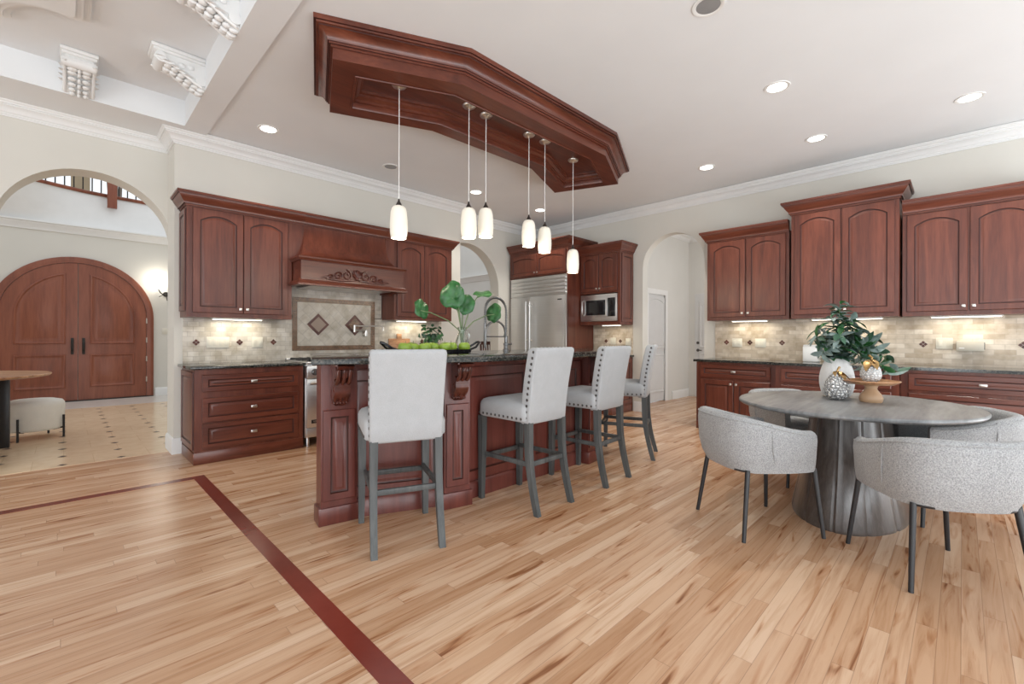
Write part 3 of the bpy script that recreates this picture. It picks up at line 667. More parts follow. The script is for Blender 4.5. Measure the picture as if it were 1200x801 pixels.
def pilaster(cx, cy, a, w):
    p = MB(); hw = w/2
    p.box(-hw, hw, -.055, .07, .11, 1.03)
    o = p.build('pilaster', M['island'], t); o.location = (cx, cy, 0); o.rotation_euler = (0, 0, a)
    m = MB(); panel(m, -hw+.012, .15, w-.024, .58, -.0555, .012, .045, 0); m.build('recessed_panel', [M['island'], M['glaze_gap_shade']], o)
    MB().box(-hw-.015, hw+.015, -.072, .07, 0, .11, .004).build('plinth_block', M['island'], o)
    # carved corbel: scroll profile extruded with side volutes
    c = MB(); pr = []
    for k in range(25):
        u = k/24; z = 1.028-.25*u
        d = .135*(1-u)**.8*(.72+.28*math.cos(u*PI*3.2))+.018+.030*max(0, math.sin((u-.62)/.38*PI)) if u > .0 else .14
        pr.append((-.055-d, z))
    poly = [(-.05, 1.028)]+pr+[(-.05, .778)]
    c.loops([[(-.048, y, z) for y, z in poly], [(.048, y, z) for y, z in poly]])
    for sg in (-1, 0, 1):
        x = sg*.036
        c.tube([(x-.016, -.145, .975), (x+.016, -.145, .975)], .040 if sg else .046, 16)
        c.tube([(x-.016, -.095, .835), (x+.016, -.095, .835)], .028 if sg else .032, 14)
        c.tube([(x, -.115, 1.02), (x, -.185, .985), (x, -.17, .93), (x, -.118, .895), (x, -.085, .865), (x, -.115, .83), (x, -.09, .79), (x, -.06, .772)], [.012, .014, .014, .014, .014, .014, .010, .004], 8)
    for k in range(5): c.tube([(-.04+.02*k, -.07, .80), (-.04+.02*k, -.085, .775), (-.02+.01*k, -.06, .755)], [.011, .011, .003], 6)
    c.box(-.062, .062, -.20, -.055, 1.012, 1.03, .004)
    c.build('corbel', M['cherry_dark'], o, 50)
for a_ in ((1.272, 2.90, math.radians(-10), .225), (1.985, 2.575, math.radians(-14), .195), (3.60, 2.575, math.radians(8), .15)): pilaster(*a_)
top = [(1.025, 2.69), (1.93, 2.315), (2.0, 2.30), (3.62, 2.30), (3.70, 2.315), (4.42, 2.66), (4.09, 3.56), (3.46, 3.29), (2.19, 3.29), (1.37, 3.62)]
ct = MB().loops([[(x, y, z) for x, y in offp(top, d)] for d, z in ((-.006, 1.031), (0, 1.037), (0, 1.062), (-.003, 1.068), (-.012, 1.071))])
tag(ct.build('granite_countertop', M['granite']), 'bent dark granite countertop on the kitchen island', 'countertop')
TZ = 1.071

# ------------------------------------------------------------------ bar stools
def make_stool():
    t = thing('bar_stool', '', 'bar stool')
    def st(x0, x1, y0, y1, r, lv): return [[(x, y, z) for x, y in rr(x0+i, x1-i, y0+i, y1-i-.012, max(.006, r-i*.5))] for i, z in lv]
    sc_ = MB().loops(st(-.232, .232, -.19, .285, .035, [(.012, .618), (0, .63), (0, .705), (.006, .725), (.02, .742), (.05, .754), (.11, .763), (.18, .766)]))
    def yb(z): u = (z-.61)/.515; return -.168-.03*u-.05*u*u
    ls = []
    for k, z in enumerate([.605, .615, .70, .80, .90, 1.0, 1.07, 1.105, 1.122, 1.13]):
        i = .006 if k in (0,) else (.005 if k == 8 else (.016 if k == 9 else 0)); u = (z-.61)/.52; hw = .206+.008*u
        ls.append([(x, y, z) for x, y in rr(-hw+i, hw-i, yb(z)-.043+i, yb(z)+.043-i, .014 if i < .02 else .008)])
    nb = MB().loops(ls); ns = sc_
    for sg in (-1, 1):
        for k in range(12):
            z = .65+k*.041; u = (z-.61)/.52; nb.ball((sg*(.2065+.008*u), yb(z)-.012, z), .004, .0105, .0105, 10, 4, 1)
        for k in range(11): ns.ball((sg*.2325, -.16+k*.042, .642), .004, .0095, .0095, 8, 4, 1)
    for k in range(10): nb.ball((-.185+k*.0411, yb(1.13)+.0, 1.1295), .0085, .0085, .0035, 8, 4, 1)
    for k in range(10): ns.ball((-.19+k*.042, .2735, .642), .008, .0035, .008, 8, 4, 1)
    nb.build('backrest', [M['linen'], M['pewter']], t, 60); ns.build('seat', [M['linen'], M['pewter']], t, 60)
    for sg in (-1, 1):
        MB().beam([(sg*.205, .255, .62), (sg*.205, .255, .45), (sg*.208, .258, 0)], [.048, .046, .034]).build('leg', M['greywood'], t)
        pts = [(sg*(.182+.006*u), -.186-.005*math.sin(u*PI)-.0*u-.088*max(0, u-.30)**1.6/.70**1.6, .62*(1-u)) for u in [k/10 for k in range(11)]]
        MB().beam(pts, [.044-.008*k/10 for k in range(11)], [.05-.012*k/10 for k in range(11)]).build('leg', M['greywood'], t)
        MB().box(sg*.176, sg*.198, -.195, .245, .315, .347, .003).build('stretcher', M['greywood'], t)
    MB().box(-.185, .185, .246, .268, .295, .328, .003).build('stretcher', M['greywood'], t)
    MB().box(-.175, .175, -.212, -.190, .315, .347, .003).build('stretcher', M['greywood'], t)
    return t
stool = make_stool()
for i, (x, y, a, lb) in enumerate([(1.462, 2.425, -21.5, 'grey linen bar stool at the left end of the island, back to the camera'), (2.43, 2.285, 1.4, 'grey linen bar stool second from the left, at the middle of the island'),
                                   (3.245, 2.29, 2.7, 'grey linen bar stool third from the left at the island'), (4.15, 2.46, 23.4, 'grey linen bar stool farthest right at the island, seen nearly side on')]):
    o = stool if i == 0 else copy_tree(stool); o.location = (x, y, 0); o.rotation_euler = (0, 0, math.radians(a)); o['label'] = lb; o['group'] = 'bar stools along the island'

# ------------------------------------------------------------------ ceiling canopy and pendants
can = [(1.29, 3.03), (2.12, 2.645), (3.98, 2.625), (4.83, 3.0), (4.54, 3.77), (3.71, 3.42), (2.39, 3.44), (1.58, 3.77)]
t = thing('ceiling_canopy', 'bent cherry ceiling canopy with crown moulding over the island', 'canopy', (0, 0, CZ))
def ring(name, lv, mat):
    return MB().loops([[(x, y, z-CZ) for x, y in offp(can, d)] for d, z in lv], False, False).build(name, M[mat], t)
ring('fascia', [(.0, 3.295), (.0, 3.09)], 'cherry_h')
MB().loops([[(x, y, z-CZ) for x, y in offp(can, d)] for d, z in [(0, 3.165), (.014, 3.165), (.014, 3.180), (.026, 3.180), (.027, 3.193), (.034, 3.193), (.037, 3.205), (.052, 3.228), (.075, 3.245), (.088, 3.249), (.089, 3.257), (.104, 3.257), (.106, 3.268), (.120, 3.268), (.122, 3.299), (0, 3.299)]], False, False, mis=[0, 0, 1, 0, 1, 0, 0, 0, 0, 1, 0, 0, 1, 0, 0]).build('crown_moulding', [M['cherry_h'], M['glaze_gap_shade']], t, 25)
ring('soffit', [(0, 3.09), (-.16, 3.09)], 'cherry_h')
ring('inner_moulding', [(-.155, 3.088), (-.157, 3.08), (-.168, 3.08), (-.172, 3.09), (-.172, 3.125), (-.19, 3.13), (-.19, 3.15), (-.215, 3.165), (-.218, 3.185), (-.235, 3.19), (-.235, 3.215)], 'cherry_h')
MB().loops([[(x, y, z-CZ) for x, y in offp(can, -.225)] for z in (3.21, 3.225)]).build('panel', M['cherry_h'], t)
def make_pendant(x, y, zb, label):
    t = thing('pendant_light', label, 'pendant light', (x, y, 3.21), 0, 'glass pendants hanging from the canopy')
    z = zb-3.21
    MB().lathe([(.060, 0), (.060, -.006), (.05, -.018), (.02, -.028), (.006, -.032)]).build('ceiling_cap', M['nickel'], t)
    MB().tube([(0, 0, -.03), (0, 0, z+.30)], .0035, 8).build('cord', M['white'], t)
    MB().lathe([(.006, z+.315), (.010, z+.295), (.022, z+.272), (.026, z+.262)], seg=20).build('socket_cap', M['pewter'], t)
    sh = MB(); pr = [(.022, .262), (.042, .255), (.055, .24), (.063, .21), (.068, .15), (.070, .09), (.068, .045), (.062, .012), (.060, 0)]
    sh.loops([[(r*math.cos(2*PI*i/32), r*math.sin(2*PI*i/32), z+h) for i in range(32)] for r, h in pr+[(.056, .0)]+[(r-.004, h) for r, h in pr[-2:0:-1]]], False, False)
    sh.build('lamp_shade', M['shade'], t)
    l = bpy.data.lights.new('bulb_glow', 'POINT'); l.energy = 5; l.color = (1, .88, .68); l.shadow_soft_size = .03
    o = bpy.data.objects.new('bulb_glow', l); C.objects.link(o); o.parent = t; o.location = (0, 0, z-.02)
for x, y, zb, lb in [(1.89, 3.18, 1.985, 'leftmost glass pendant, nearest the range hood'), (2.485, 3.03, 2.06, 'left glass pendant of the close pair above the second stool'), (2.70, 3.05, 2.105, 'right glass pendant of the close pair above the second stool'),
                     (3.26, 3.04, 2.10, 'fourth glass pendant from the left, in front of the refrigerator'), (3.49, 3.03, 2.07, 'fifth glass pendant from the left, hanging a little lower than the fourth'), (4.08, 3.12, 1.935, 'rightmost and lowest glass pendant, beside the microwave cabinet')]:
    make_pendant(x, y, zb, lb)
# recessed lights
def downlight(x, y, label, lit=True, z=CZ, power=62):
    t = thing('recessed_light', label, 'ceiling light', (x, y, z), 0, 'recessed ceiling lights')
    MB().loops([[(r*math.cos(2*PI*i/32), r*math.sin(2*PI*i/32), h) for i in range(32)] for r, h in [(.098, -.0005), (.096, -.006), (.078, -.007), (.070, -.002)]], False, False).build('trim_ring', M['white'], t)
    MB().lathe([(.072, -.004), (.072, -.002)]).build('lens', M['lens'] if lit else M['lens_off'], t)
    if lit:
        l = bpy.data.lights.new('downlight_glow', 'SPOT'); l.energy = power; l.color = (1, .95, .86); l.spot_size = math.radians(115); l.spot_blend = .6; l.shadow_soft_size = .07
        o = bpy.data.objects.new('downlight_glow', l); C.objects.link(o); o.parent = t; o.location = (0, 0, -.02)
for x, y, lb, lit in [(4.22, 1.10, 'lit recessed light nearest the camera over the dining table', True), (5.58, -.04, 'lit recessed light at the right edge of the ceiling', True), (5.59, 1.09, 'lit recessed light above the tallest right cabinet', True),
                      (5.60, 2.23, 'lit recessed light in front of the right arch', True), (1.46, 4.97, 'lit recessed light near the beam above the left cabinets', True), (4.22, 4.98, 'lit recessed light behind the close pair of pendants', True),
                      (5.56, 4.93, 'lit recessed light in front of the refrigerator', True), (2.88, 1.14, 'unlit recessed light at the top edge of the photo', False), (2.85, 4.99, 'unlit recessed light behind the leftmost pendant cord', False)]:
    downlight(x, y, lb, lit)

# ------------------------------------------------------------------ ceiling corbels in the great room
def make_ceiling_corbel():
    t = thing('ceiling_corbel', '', 'corbel')       # local: wall at y=0, projects to -y, top at z=0
    MB().box(-.115, .115, -.36, .0, -.03, 0, .006).box(-.105, .105, -.345, 0, -.05, -.03, .004).build('top_plate', M['trim'], t)
    c = MB(); poly = [(0, -.05), (-.32, -.05), (-.335, -.075), (-.325, -.105), (-.29, -.115), (-.25, -.105), (-.20, -.12), (-.14, -.16), (-.09, -.195), (-.05, -.225), (0, -.24)]
    c.loops([[(-.085, y, z) for y, z in poly], [(.085, y, z) for y, z in poly]])
    cv = [(-.315, -.07), (-.335, -.10), (-.29, -.118), (-.22, -.124), (-.15, -.168), (-.08, -.212), (-.02, -.238)]
    for x in (-.088, .088): c.tube([(x, y, z) for y, z in cv], [.010, .014, .014, .012, .012, .012, .01], 8)
    c.tube([(-.098, -.295, -.092), (.098, -.295, -.092)], .042, 18)
    for sg in (-1, 1): c.tube([(sg*.088, -.03, -.19), (sg*.102, -.03, -.19)], .038, 16); c.tube([(sg*.09, -.295, -.092), (sg*.108, -.295, -.092)], .030, 16)
    for k, (y, z) in enumerate([(-.245, -.128), (-.20, -.14), (-.155, -.172), (-.11, -.20), (-.065, -.226), (-.025, -.244)]):
        w_ = .036-.003*k
        for sg in (-1, 1): c.ball((sg*.042, y, z), w_, .030, .018, 10, 6)
        c.ball((0, y-.004, z-.006), .014, .03, .02, 10, 6)
    c.build('scroll', M['trim'], t)
    l = MB()
    for sg in (-1, 1):
        for k in range(5): l.leaf((sg*.06, -.06-.045*k, -.20+.022*k), (sg*.5, -.7, .55), (0, 0, 1), .10, .05, .5)
        for k in range(3):
            a = k*1.2; l.ball((sg*.092, -.10-.06*k, -.10-.01*k), .012, .025, .022, 10, 6)
    l.build('leaf_carving', M['trim'], t)
    return t
cb = make_ceiling_corbel()
for i, (x, y, a, lb) in enumerate([(.085, 5.44, 0, 'white carved corbel on the far ceiling beam, facing the camera'), (.84, 4.62, -PI/2, 'white carved corbel on the long ceiling beam nearest the far corner'), (.84, 3.56, -PI/2, 'white carved corbel on the long ceiling beam at the top edge of the photo')]):
    o = cb if i == 0 else copy_tree(cb); o.location = (x, y, 3.527); o.rotation_euler = (0, 0, a); o['label'] = lb; o['group'] = 'carved ceiling corbels'

# ------------------------------------------------------------------ dining set
def ell(a, b, z, n=72, rot=0):
    c, s_ = math.cos(rot), math.sin(rot)
    return [(a*math.cos(2*PI*i/n)*c-b*math.sin(2*PI*i/n)*s_, a*math.cos(2*PI*i/n)*s_+b*math.sin(2*PI*i/n)*c, z) for i in range(n)]
t = thing('dining_table', 'rounded grey stone-look dining table on a flared grey wood pedestal', 'table', (3.97, .565, 0))
MB().loops([ell(.743+d, .687+d, z, rot=-.3) for d, z in ((-.05, .716), (-.012, .717), (0, .728), (0, .738), (-.006, .745), (-.02, .747))]).build('tabletop', M['tabletop'], t)
pb = MB(); N_ = 144; ls = []
for z, a, b in ((0, .60, .33), (.02, .603, .332), (.30, .52, .278), (.55, .46, .238), (.70, .43, .222), (.718, .43, .222)):
    ls.append([((a-(.006 if i % 12 == 0 else 0))*math.cos(2*PI*i/N_), (b-(.006 if i % 12 == 0 else 0))*math.sin(2*PI*i/N_), z) for i in range(N_)])
pb.loops(ls).build('pedestal', M['tablebase'], t, 25)

def make_barrel():
    t = thing('dining_chair', '', 'chair')      # faces +y
    path = [(-.252, .205), (-.270, .14), (-.283, .05), (-.287, -.06)]
    for k in range(0, 13):
        a = PI+PI*k/12; path.append((.287*math.copysign(abs(math.cos(a))**.75, math.cos(a)), -.09-.235*abs(math.sin(a))**.75))
    path += [(.287, -.06), (.283, .05), (.270, .14), (.252, .205)]
    n = len(path); ls = []
    for i, p in enumerate(path):
        a = Vector(path[max(i-1, 0)]); b = Vector(path[min(i+1, n-1)]); d = (b-a).normalized(); nr = Vector((d.y, -d.x))*1
        q = Vector(p); s_ = (q.y-.205)/-.53       # 0 at arm front, 1 at back
        u = max(0, min(1, s_)); h = .642+.092*(u*u*(3-2*u)); zb = .405+.0*u
        f = min(1, i/1.0, (n-1-i)/1.0) ; e = 0 if f >= 1 else .0
        if nr.dot(q-Vector((0, .0))) < 0: nr = -nr
        sec = [(-.075, zb), (-.012-.045*u, zb-.01), (-.004-.02*u, zb+.05), (-.0-.004*u, zb+.13), (.004, h-.06), (0, h-.022), (-.012, h-.006), (-.03, h), (-.05, h-.006), (-.062, h-.022), (-.068, h-.06), (-.075, zb+.08)]
        ls.append([(q.x+nr.x*o, q.y+nr.y*o, z) for o, z in sec])
    # rounded arm ends
    def endcap(l, dy):
        c = Vector((0, 0, 0))
        for p in l: c += Vector(p)/len(l)
        return [tuple(c+(Vector(p)-c)*.92+Vector((0, dy, 0))) for p in l]
    ls = [endcap(ls[0], .012)]+ls+[endcap(ls[-1], .012)]
    sh = MB().loops(ls).build('shell', M['boucle'], t, 70)
    pp = MB()
    for sg in (-1, 1): pp.tube([(sg*x, y, z) for x, y, z in [(.281, -.10, .69), (.291, -.10, .62), (.289, -.095, .54), (.276, -.075, .47), (.25, -.05, .41)]], .004, 6)
    pp.tube([(l[5][0], l[5][1], l[5][2]+.001) for l in ls[1:-1]], .0045, 6)
    pp.build('piping', M['boucle'], sh)
    MB().loops([[(x, y, z) for x, y in rr(-.212+i, .212-i, -.25+i, .235-i, .10-i*.3)] for i, z in ((.02, .405), (0, .42), (0, .465), (.012, .485), (.05, .497), (.12, .502))]).build('seat_cushion', M['boucle'], t, 60)
    fr_ = [(x, y, .405) for x, y in rr(-.222, .222, -.245, .235, .09)]
    MB().tube(fr_+[fr_[0]], .012, 8).build('seat_frame', M['black'], t)
    for sx in (-1, 1):
        for sy in (-1, 1): MB().tube([(sx*.215, sy*.215+.01, .41), (sx*.257, sy*.257, 0)], [.0145, .0115], 10).build('leg', M['black'], t)
    return t
ch = make_barrel()
for i, (x, y, f_, lb) in enumerate([(3.187, .945, -38.3, 'grey boucle barrel chair left of the dining table, seen from its side'), (3.197, .112, 36, 'grey boucle barrel chair nearest the camera at the right, back to the camera'),
                                    (4.47, 1.03, 232, 'grey boucle barrel chair behind the left half of the table, mostly hidden'), (4.22, .07, 118, 'grey boucle barrel chair behind the right end of the table, open side facing the camera')]):
    o = ch if i == 0 else copy_tree(ch); o.location = (x, y, 0); o.rotation_euler = (0, 0, math.radians(f_-90)); o['label'] = lb; o['group'] = 'barrel chairs around the dining table'
DZ = .747
t = thing('vase', 'tall white ribbed ceramic vase on the dining table', 'vase', (4.26, .69, DZ))
v_ = MB(); N_ = 144; ls = []
for k in range(22):
    u = k/21; z = .298*u; r = .068+.045*math.sin(PI*min(1, (u*.88+.12)))**.9 if u > 0 else .068
    if u > .97: r -= .002
    ls.append([(r*(1+.012*math.cos(48*2*PI*i/N_))*math.cos(2*PI*i/N_), r*(1+.012*math.cos(48*2*PI*i/N_))*math.sin(2*PI*i/N_), z) for i in range(N_)])
ls += [[(.056*math.cos(2*PI*i/N_), .056*math.sin(2*PI*i/N_), z) for i in range(N_)] for z in (.297, .22)]
v_.loops(ls).build('body', M['ceramic'], t)
def leafy(name, label, base, stems, n_leaf, L, W, mats, cat='plant', loc=None):
    t = thing(name, label, cat, base)
    st = MB(); lf = [MB() for _ in mats]
    for p in stems:
        P = [Vector(q) for q in p]; pts = []
        for k in range(13):
            u = k/12*(len(P)-1); i = min(int(u), len(P)-2); f = u-i; a = P[max(i-1, 0)]; b = P[i]; c = P[i+1]; d = P[min(i+2, len(P)-1)]
            pts.append(.5*((2*b)+(c-a)*f+(2*a-5*b+4*c-d)*f*f+(3*b-a-3*c+d)*f**3))
        st.tube(pts, [.0032-.0018*k/12 for k in range(13)], 6)
        for k in range(n_leaf):
            u = .30+.70*k/(n_leaf-1); i = min(int(u*12), 11); q = pts[i].lerp(pts[i+1], u*12-i); d = (pts[i+1]-pts[i]).normalized()
            a = k*2.4+rnd.random()*.8; s1 = d.orthogonal().normalized(); s2 = d.cross(s1); sd = s1*math.cos(a)+s2*math.sin(a)
            l = L*(.7+.5*rnd.random()); lf[rnd.randrange(len(mats))].leaf(q, d*.55+sd+Vector((0, 0, -.15)), d+sd*.2+Vector((0, 0, .4)), l, W*(.8+.4*rnd.random()), .25+.2*rnd.random(), n=4)
    st.build('stems', M['stem'], t)
    for m_, b in zip(mats, lf): b.build('foliage', M[m_], t)
    return t
def V2(r, u, z): return (r*.708+u*.706, -r*.706+u*.708, z)      # r to the right of the view, u away from the camera
rnd.seed(11)
sts = []
for r, z, u in [(-.16, .18, .0), (-.15, .05, -.05), (.0, .40, -.03), (.06, .34, .05), (.36, .10, .05), (.42, .02, .02), (.46, -.08, .0), (.35, -.10, -.05), (.30, .17, .0), (.12, .02, -.12), (.22, .02, -.10), (-.13, .21, .02), (-.10, .25, .06), (-.13, .10, -.03), (-.06, .33, -.02), (0, .36, .05), (.03, .42, .0), (.05, .45, .03), (.10, .30, -.05), (.15, .30, .04), (.09, .22, -.08), (.20, .24, .02), (.22, .13, -.03), (.28, .06, .03), (.31, -.03, .0), (.25, .00, .08), (.20, -.06, -.02), (-.05, .20, -.10), (.04, .18, .12), (.02, .30, -.06), (.14, .12, -.08)]:
    top_ = max(.25, z*.55+.18)
    sts.append([V2(0, 0, -.06), V2(r*.12, u*.2, .02), V2(r*.5, u*.6, .03+max(z, .16)*.62), V2(r, u, z)])
leafy('green_bouquet', 'bushy bunch of mixed green and silvery eucalyptus leaves in the white ribbed vase', (4.26, .69, DZ+.285), sts, 16, .105, .042, ['leaf_dark', 'leaf_pale', 'leaf_pale', 'leaf'], 'plant')
def gourd(label, loc, r, mat, tilt):
    t = thing('decorative_gourd', label, 'ornament', loc, 0)
    g = MB(); ls = []; n = 48; m = 26
    for k in range(m+1):
        th = PI*(.10+.85*k/m); rr_ = math.sin(th)*(1+.20*math.cos(th))**(1.3); z = -math.cos(th)*.98
        if k == 0: z0 = z
        row = []
        for i in range(n):
            b = .05*math.sin(i*2*PI*12/n+(k % 4)*PI*.5)*math.sin(k*PI/1.6)
            row.append((r*rr_*(1+b)*math.cos(2*PI*i/n), r*rr_*(1+b)*math.sin(2*PI*i/n), r*1.38*(z-z0)))
        ls.append(row)
    g.loops(ls).build('body', M[mat], t, 60)
    zt = r*1.38*(-math.cos(PI*.95)*.98-z0)
    s = MB(); s.tube([(0, 0, zt-.01), V2(.008, 0, zt+.02), V2(.02*tilt, 0, zt+.038)], [.010, .007, .009], 8)
    s.build('stem', M['gold'], t)
    l = MB()
    for dr, du, L in ((tilt*1., -.5, .10), (tilt*.2, -1., .085), (-tilt*.5, -.8, .06)):
        d_ = V2(dr, du, -.25); l.leaf((0, 0, zt+.004), d_, V2(dr*.6, du*.6, .9), L, .056, .55, n=6)
    l.build('leaf', M['gold'], t)
    return t
gourd('hammered silver gourd with a gold leaf standing before the white vase', (4.05, .655, DZ), .078, 'silver_scale', 1)
t = thing('cake_stand', 'turned wooden cake stand on the dining table right of the vase', 'cake stand', (4.08, .46, DZ))
MB().lathe([(.062, 0), (.068, .01), (.070, .03), (.062, .055), (.045, .075), (.035, .095), (.040, .115), (.055, .125)], seg=40).build('pedestal', plain('pale_turned_wood', (.50, .32, .19), .35, var=.12), t)
MB().lathe([(.055, .122), (.13, .128), (.163, .146), (.167, .152), (.161, .156), (.14, .143), (.02, .139)], seg=56).build('plate', M['acacia'], t)
gourd('white textured gourd with a gold leaf on the wooden cake stand', (4.085, .462, DZ+.139), .060, 'white_scale', -.8)

# ------------------------------------------------------------------ things on the island and counters
t = thing('fruit_tray', 'long dark glazed tray with curved end handles on the island', 'tray', (2.06, 2.93, TZ), 0)
MB().loops([[(x, y, z) for x, y in rr(-.33-i, .33+i, -.10-i, .10+i, .08+i)] for i, z in ((-.02, .0), (0, .002), (.012, .03), (.008, .031), (-.006, .008), (-.02, .006))]).build('dish', M['blackglass'], t)
for sg in (-1, 1): MB().tube([(sg*.33, -.05, .028), (sg*.39, -.045, .045), (sg*.45, -.02, .085), (sg*.46, 0, .09), (sg*.45, .02, .085), (sg*.39, .045, .045), (sg*.33, .05, .028)], .009, 8).build('handle', M['blackglass'], t)
ap0 = thing('green_apple', '', 'apple')
ab = MB(); ls = []
for k in range(17):
    th = PI*(.06+.88*k/16); r = .049*math.sin(th)**.8; z = -.043*math.cos(th)*(1.0)+(.010*math.exp(-((k-16)/2.0)**2)*-1); ls.append([(r*math.cos(2*PI*i/20), r*math.sin(2*PI*i/20), z+.041) for i in range(20)])
ab.loops(ls).build('flesh', M['apple'], ap0, 70); MB().tube([(0, 0, .070), (.004, 0, .092)], .002, 6).build('stem', M['stem'], ap0)
pos = ['leftmost green apple on the tray', 'second green apple from the left on the tray', 'third green apple from the left on the tray', 'fourth green apple from the left on the tray', 'fifth green apple from the left on the tray', 'sixth green apple from the left on the tray', 'rightmost green apple on the tray, by the glass vase']
for i, lb in enumerate(pos):
    o = ap0 if i == 0 else copy_tree(ap0); o.location = (1.775+.095*i, 2.93+(.025 if i % 2 else -.02), TZ+.008); o.rotation_euler = (.15*math.sin(i*2), .15*math.cos(i*3), i*1.1); o['label'] = lb; o['group'] = 'green apples on the tray'
t = thing('glass_vase', 'clear glass jug vase on the island holding big round leaves', 'vase', (2.44, 3.06, TZ))
gv = MB(); pr = [(.045, 0), (.058, .01), (.064, .05), (.055, .10), (.036, .15), (.032, .18), (.040, .215)]
gv.lathe(pr+[(.036, .214), (.028, .18), (.032, .15), (.050, .10), (.058, .05), (.05, .02)], seg=32).build('body', M['glass'], t)
MB().tube([(.035, 0, .19), (.075, 0, .185), (.085, 0, .14), (.06, 0, .09)], .006, 8).build('handle', M['glass'], t)
t = thing('round_leaf_stems', 'tall round green leaves on curved stems standing in the glass jug', 'plant', (2.44, 3.06, TZ+.02))
S_ = MB(); Lm = MB()
def round_leaf(mb, c, nrm, R, axis):
    c = Vector(c); nrm = Vector(nrm).normalized(); ax = Vector(axis); ax = (ax-nrm*ax.dot(nrm)).normalized(); bx = nrm.cross(ax); n = 24
    cen = mb.bm.verts.new(c); rows = []
    for f in (.5, 1.):
        row = []
        for i in range(n):
            a = 2*PI*i/n; rad = R*f*(1+.10*math.cos(a)-(.20*math.exp(-((a-PI)/.35)**2)))*(1+.03*math.sin(7*a))
            row.append(mb.bm.verts.new(c+ax*rad*math.cos(a)+bx*rad*.9*math.sin(a)+nrm*(.14*R*f*f*math.sin(5*a)*.6+.12*R*f*f)))
        rows.append(row)
    for i in range(n):
        j = (i+1) % n; mb.face([cen, rows[0][i], rows[0][j]]); mb.face([rows[0][i], rows[0][j], rows[1][j], rows[1][i]])
toC = Vector((-.62, -.78, -.05))
for (x, z), R, nr in [((2.455, 1.47), .095, (0.0, 0, .25)), ((2.34, 1.585), .085, (-.3, .3, .1)), ((2.325, 1.53), .115, (-.1, 0, .15)), ((2.01, 1.41), .085, (.75, .2, .2)), ((2.66, 1.575), .095, (0.2, .3, 1.6)), ((2.81, 1.41), .095, (-.9, .55, .2))]:
    n_ = toC+Vector(nr); e = (x-2.44, -.01, z-TZ-.02)
    round_leaf(Lm, e, n_, R, (.3, 0, 1) if R != .095 else (1, 0, .25 if x > 2.5 else 1))
    S_.tube([(0, 0, 0), (e[0]*.05, 0, .16), (e[0]*.35, -.0, .16+(e[2]-.16)*.55), (e[0]*.75, 0, .16+(e[2]-.16)*.92), e], [.006, .0055, .005, .0045, .004], 8)
S_.build('stems', M['stem'], t)
lo_ = Lm.build('leaves', M['leaf'], t); sm = lo_.modifiers.new('thick', 'SOLIDIFY'); sm.thickness = .002
t = thing('kitchen_tap', 'tall gunmetal spring spout kitchen tap on the island', 'tap', (3.03, 3.12, TZ))
MB().lathe([(.030, 0), (.030, .012), (.022, .018), (.022, .05), (.027, .055), (.027, .07), (.018, .075), (.018, .14)], seg=24).tube([(.02, 0, .06), (.05, -.03, .065)], .008).build('base', M['gunmetal'], t)
pts = [(0, 0, .13), (0, 0, .38)]+[(-.135+.135*math.cos(PI*k/10), 0, .38+.125*math.sin(PI*k/10)) for k in range(1, 11)]+[(-.27, 0, .25)]
MB().tube(pts, .007, 10).build('riser', M['gunmetal'], t)
hx = []
dense = []
for a, b in zip(pts[:-1], pts[1:]):
    m_ = max(1, int((Vector(b)-Vector(a)).length/.006))
    for k in range(m_): dense.append(Vector(a).lerp(Vector(b), k/m_))
sp_ = MB()
for k in range(0, len(dense)-1, 2):
    p = dense[k]; d = (dense[k+1]-p).normalized(); s1 = d.cross(Vector((0, 1, 0))).normalized(); s2 = Vector((0, 1, 0))
    ringp = [p+(s1*math.cos(2*PI*i/10)+s2*math.sin(2*PI*i/10))*.0115 for i in range(11)]
    sp_.tube(ringp, .0028, 5, cap=False)
sp_.build('spring', M['gunmetal'], t)
MB().tube([(-.27, 0, .26), (-.27, 0, .10), (-.27, 0, .03)], [.013, .016, .012], 12).build('spray_head', M['gunmetal'], t)
MB().tube([(-.0, 0, .135), (-.25, 0, .135)], .006, 8).build('holder_arm', M['gunmetal'], t)
MB().tube([(-.04, -.02, .135)]+[(-.165+.125*math.cos(PI*k/10), -.03, .17+.11*math.sin(PI*k/10)) for k in range(11)]+[(-.29, -.03, .10)], .010, 10).build('spout', M['gunmetal'], t)
t = thing('herb_pot', 'small copper pot on the counter right of the range', 'pot', (3.70, 5.33, .917))
MB().lathe([(.06, 0), (.078, .02), (.085, .15), (.09, .16), (.084, .16), (.078, .14), (.01, .135)], seg=28).build('body', M['copper'], t)
rnd.seed(5)
sts = [[(0, 0, 0), (.05*math.cos(a)*.6, .05*math.sin(a)*.6, .1), (q*math.cos(a), q*math.sin(a), z)] for a, q, z in [(k*.9, .10+.08*rnd.random(), .10+.20*rnd.random()) for k in range(15)]]
leafy('herb_plant', 'leafy green herb growing in the copper pot', (3.72, 5.33, .917+.14), sts, 10, .075, .05, ['leaf', 'leaf_dark', 'leaf'], 'plant').location = (3.70, 5.33, 1.06)
t = thing('cutting_board', 'wooden cutting board leaning on the backsplash behind the apples', 'cutting board', (3.36, 5.60, .917))
cbm = MB().box(-.17, .17, -.012, .012, 0, .26, .008); o = cbm.build('board', M['acacia'], t); o.rotation_euler = (-.12, 0, 0)
MB().box(-.04, .04, -.012, .012, .255, .33, .01).build('handle', M['acacia'], o)
t = thing('spice_bottle', 'small white bottle beside the copper herb pot', 'bottle', (3.53, 5.35, .917))
MB().lathe([(.025, 0), (.027, .01), (.027, .12), (.012, .15), (.012, .17)], seg=18).build('body', M['white'], t); MB().lathe([(.014, .17), (.014, .20)], seg=14).build('cap', M['black'], t)

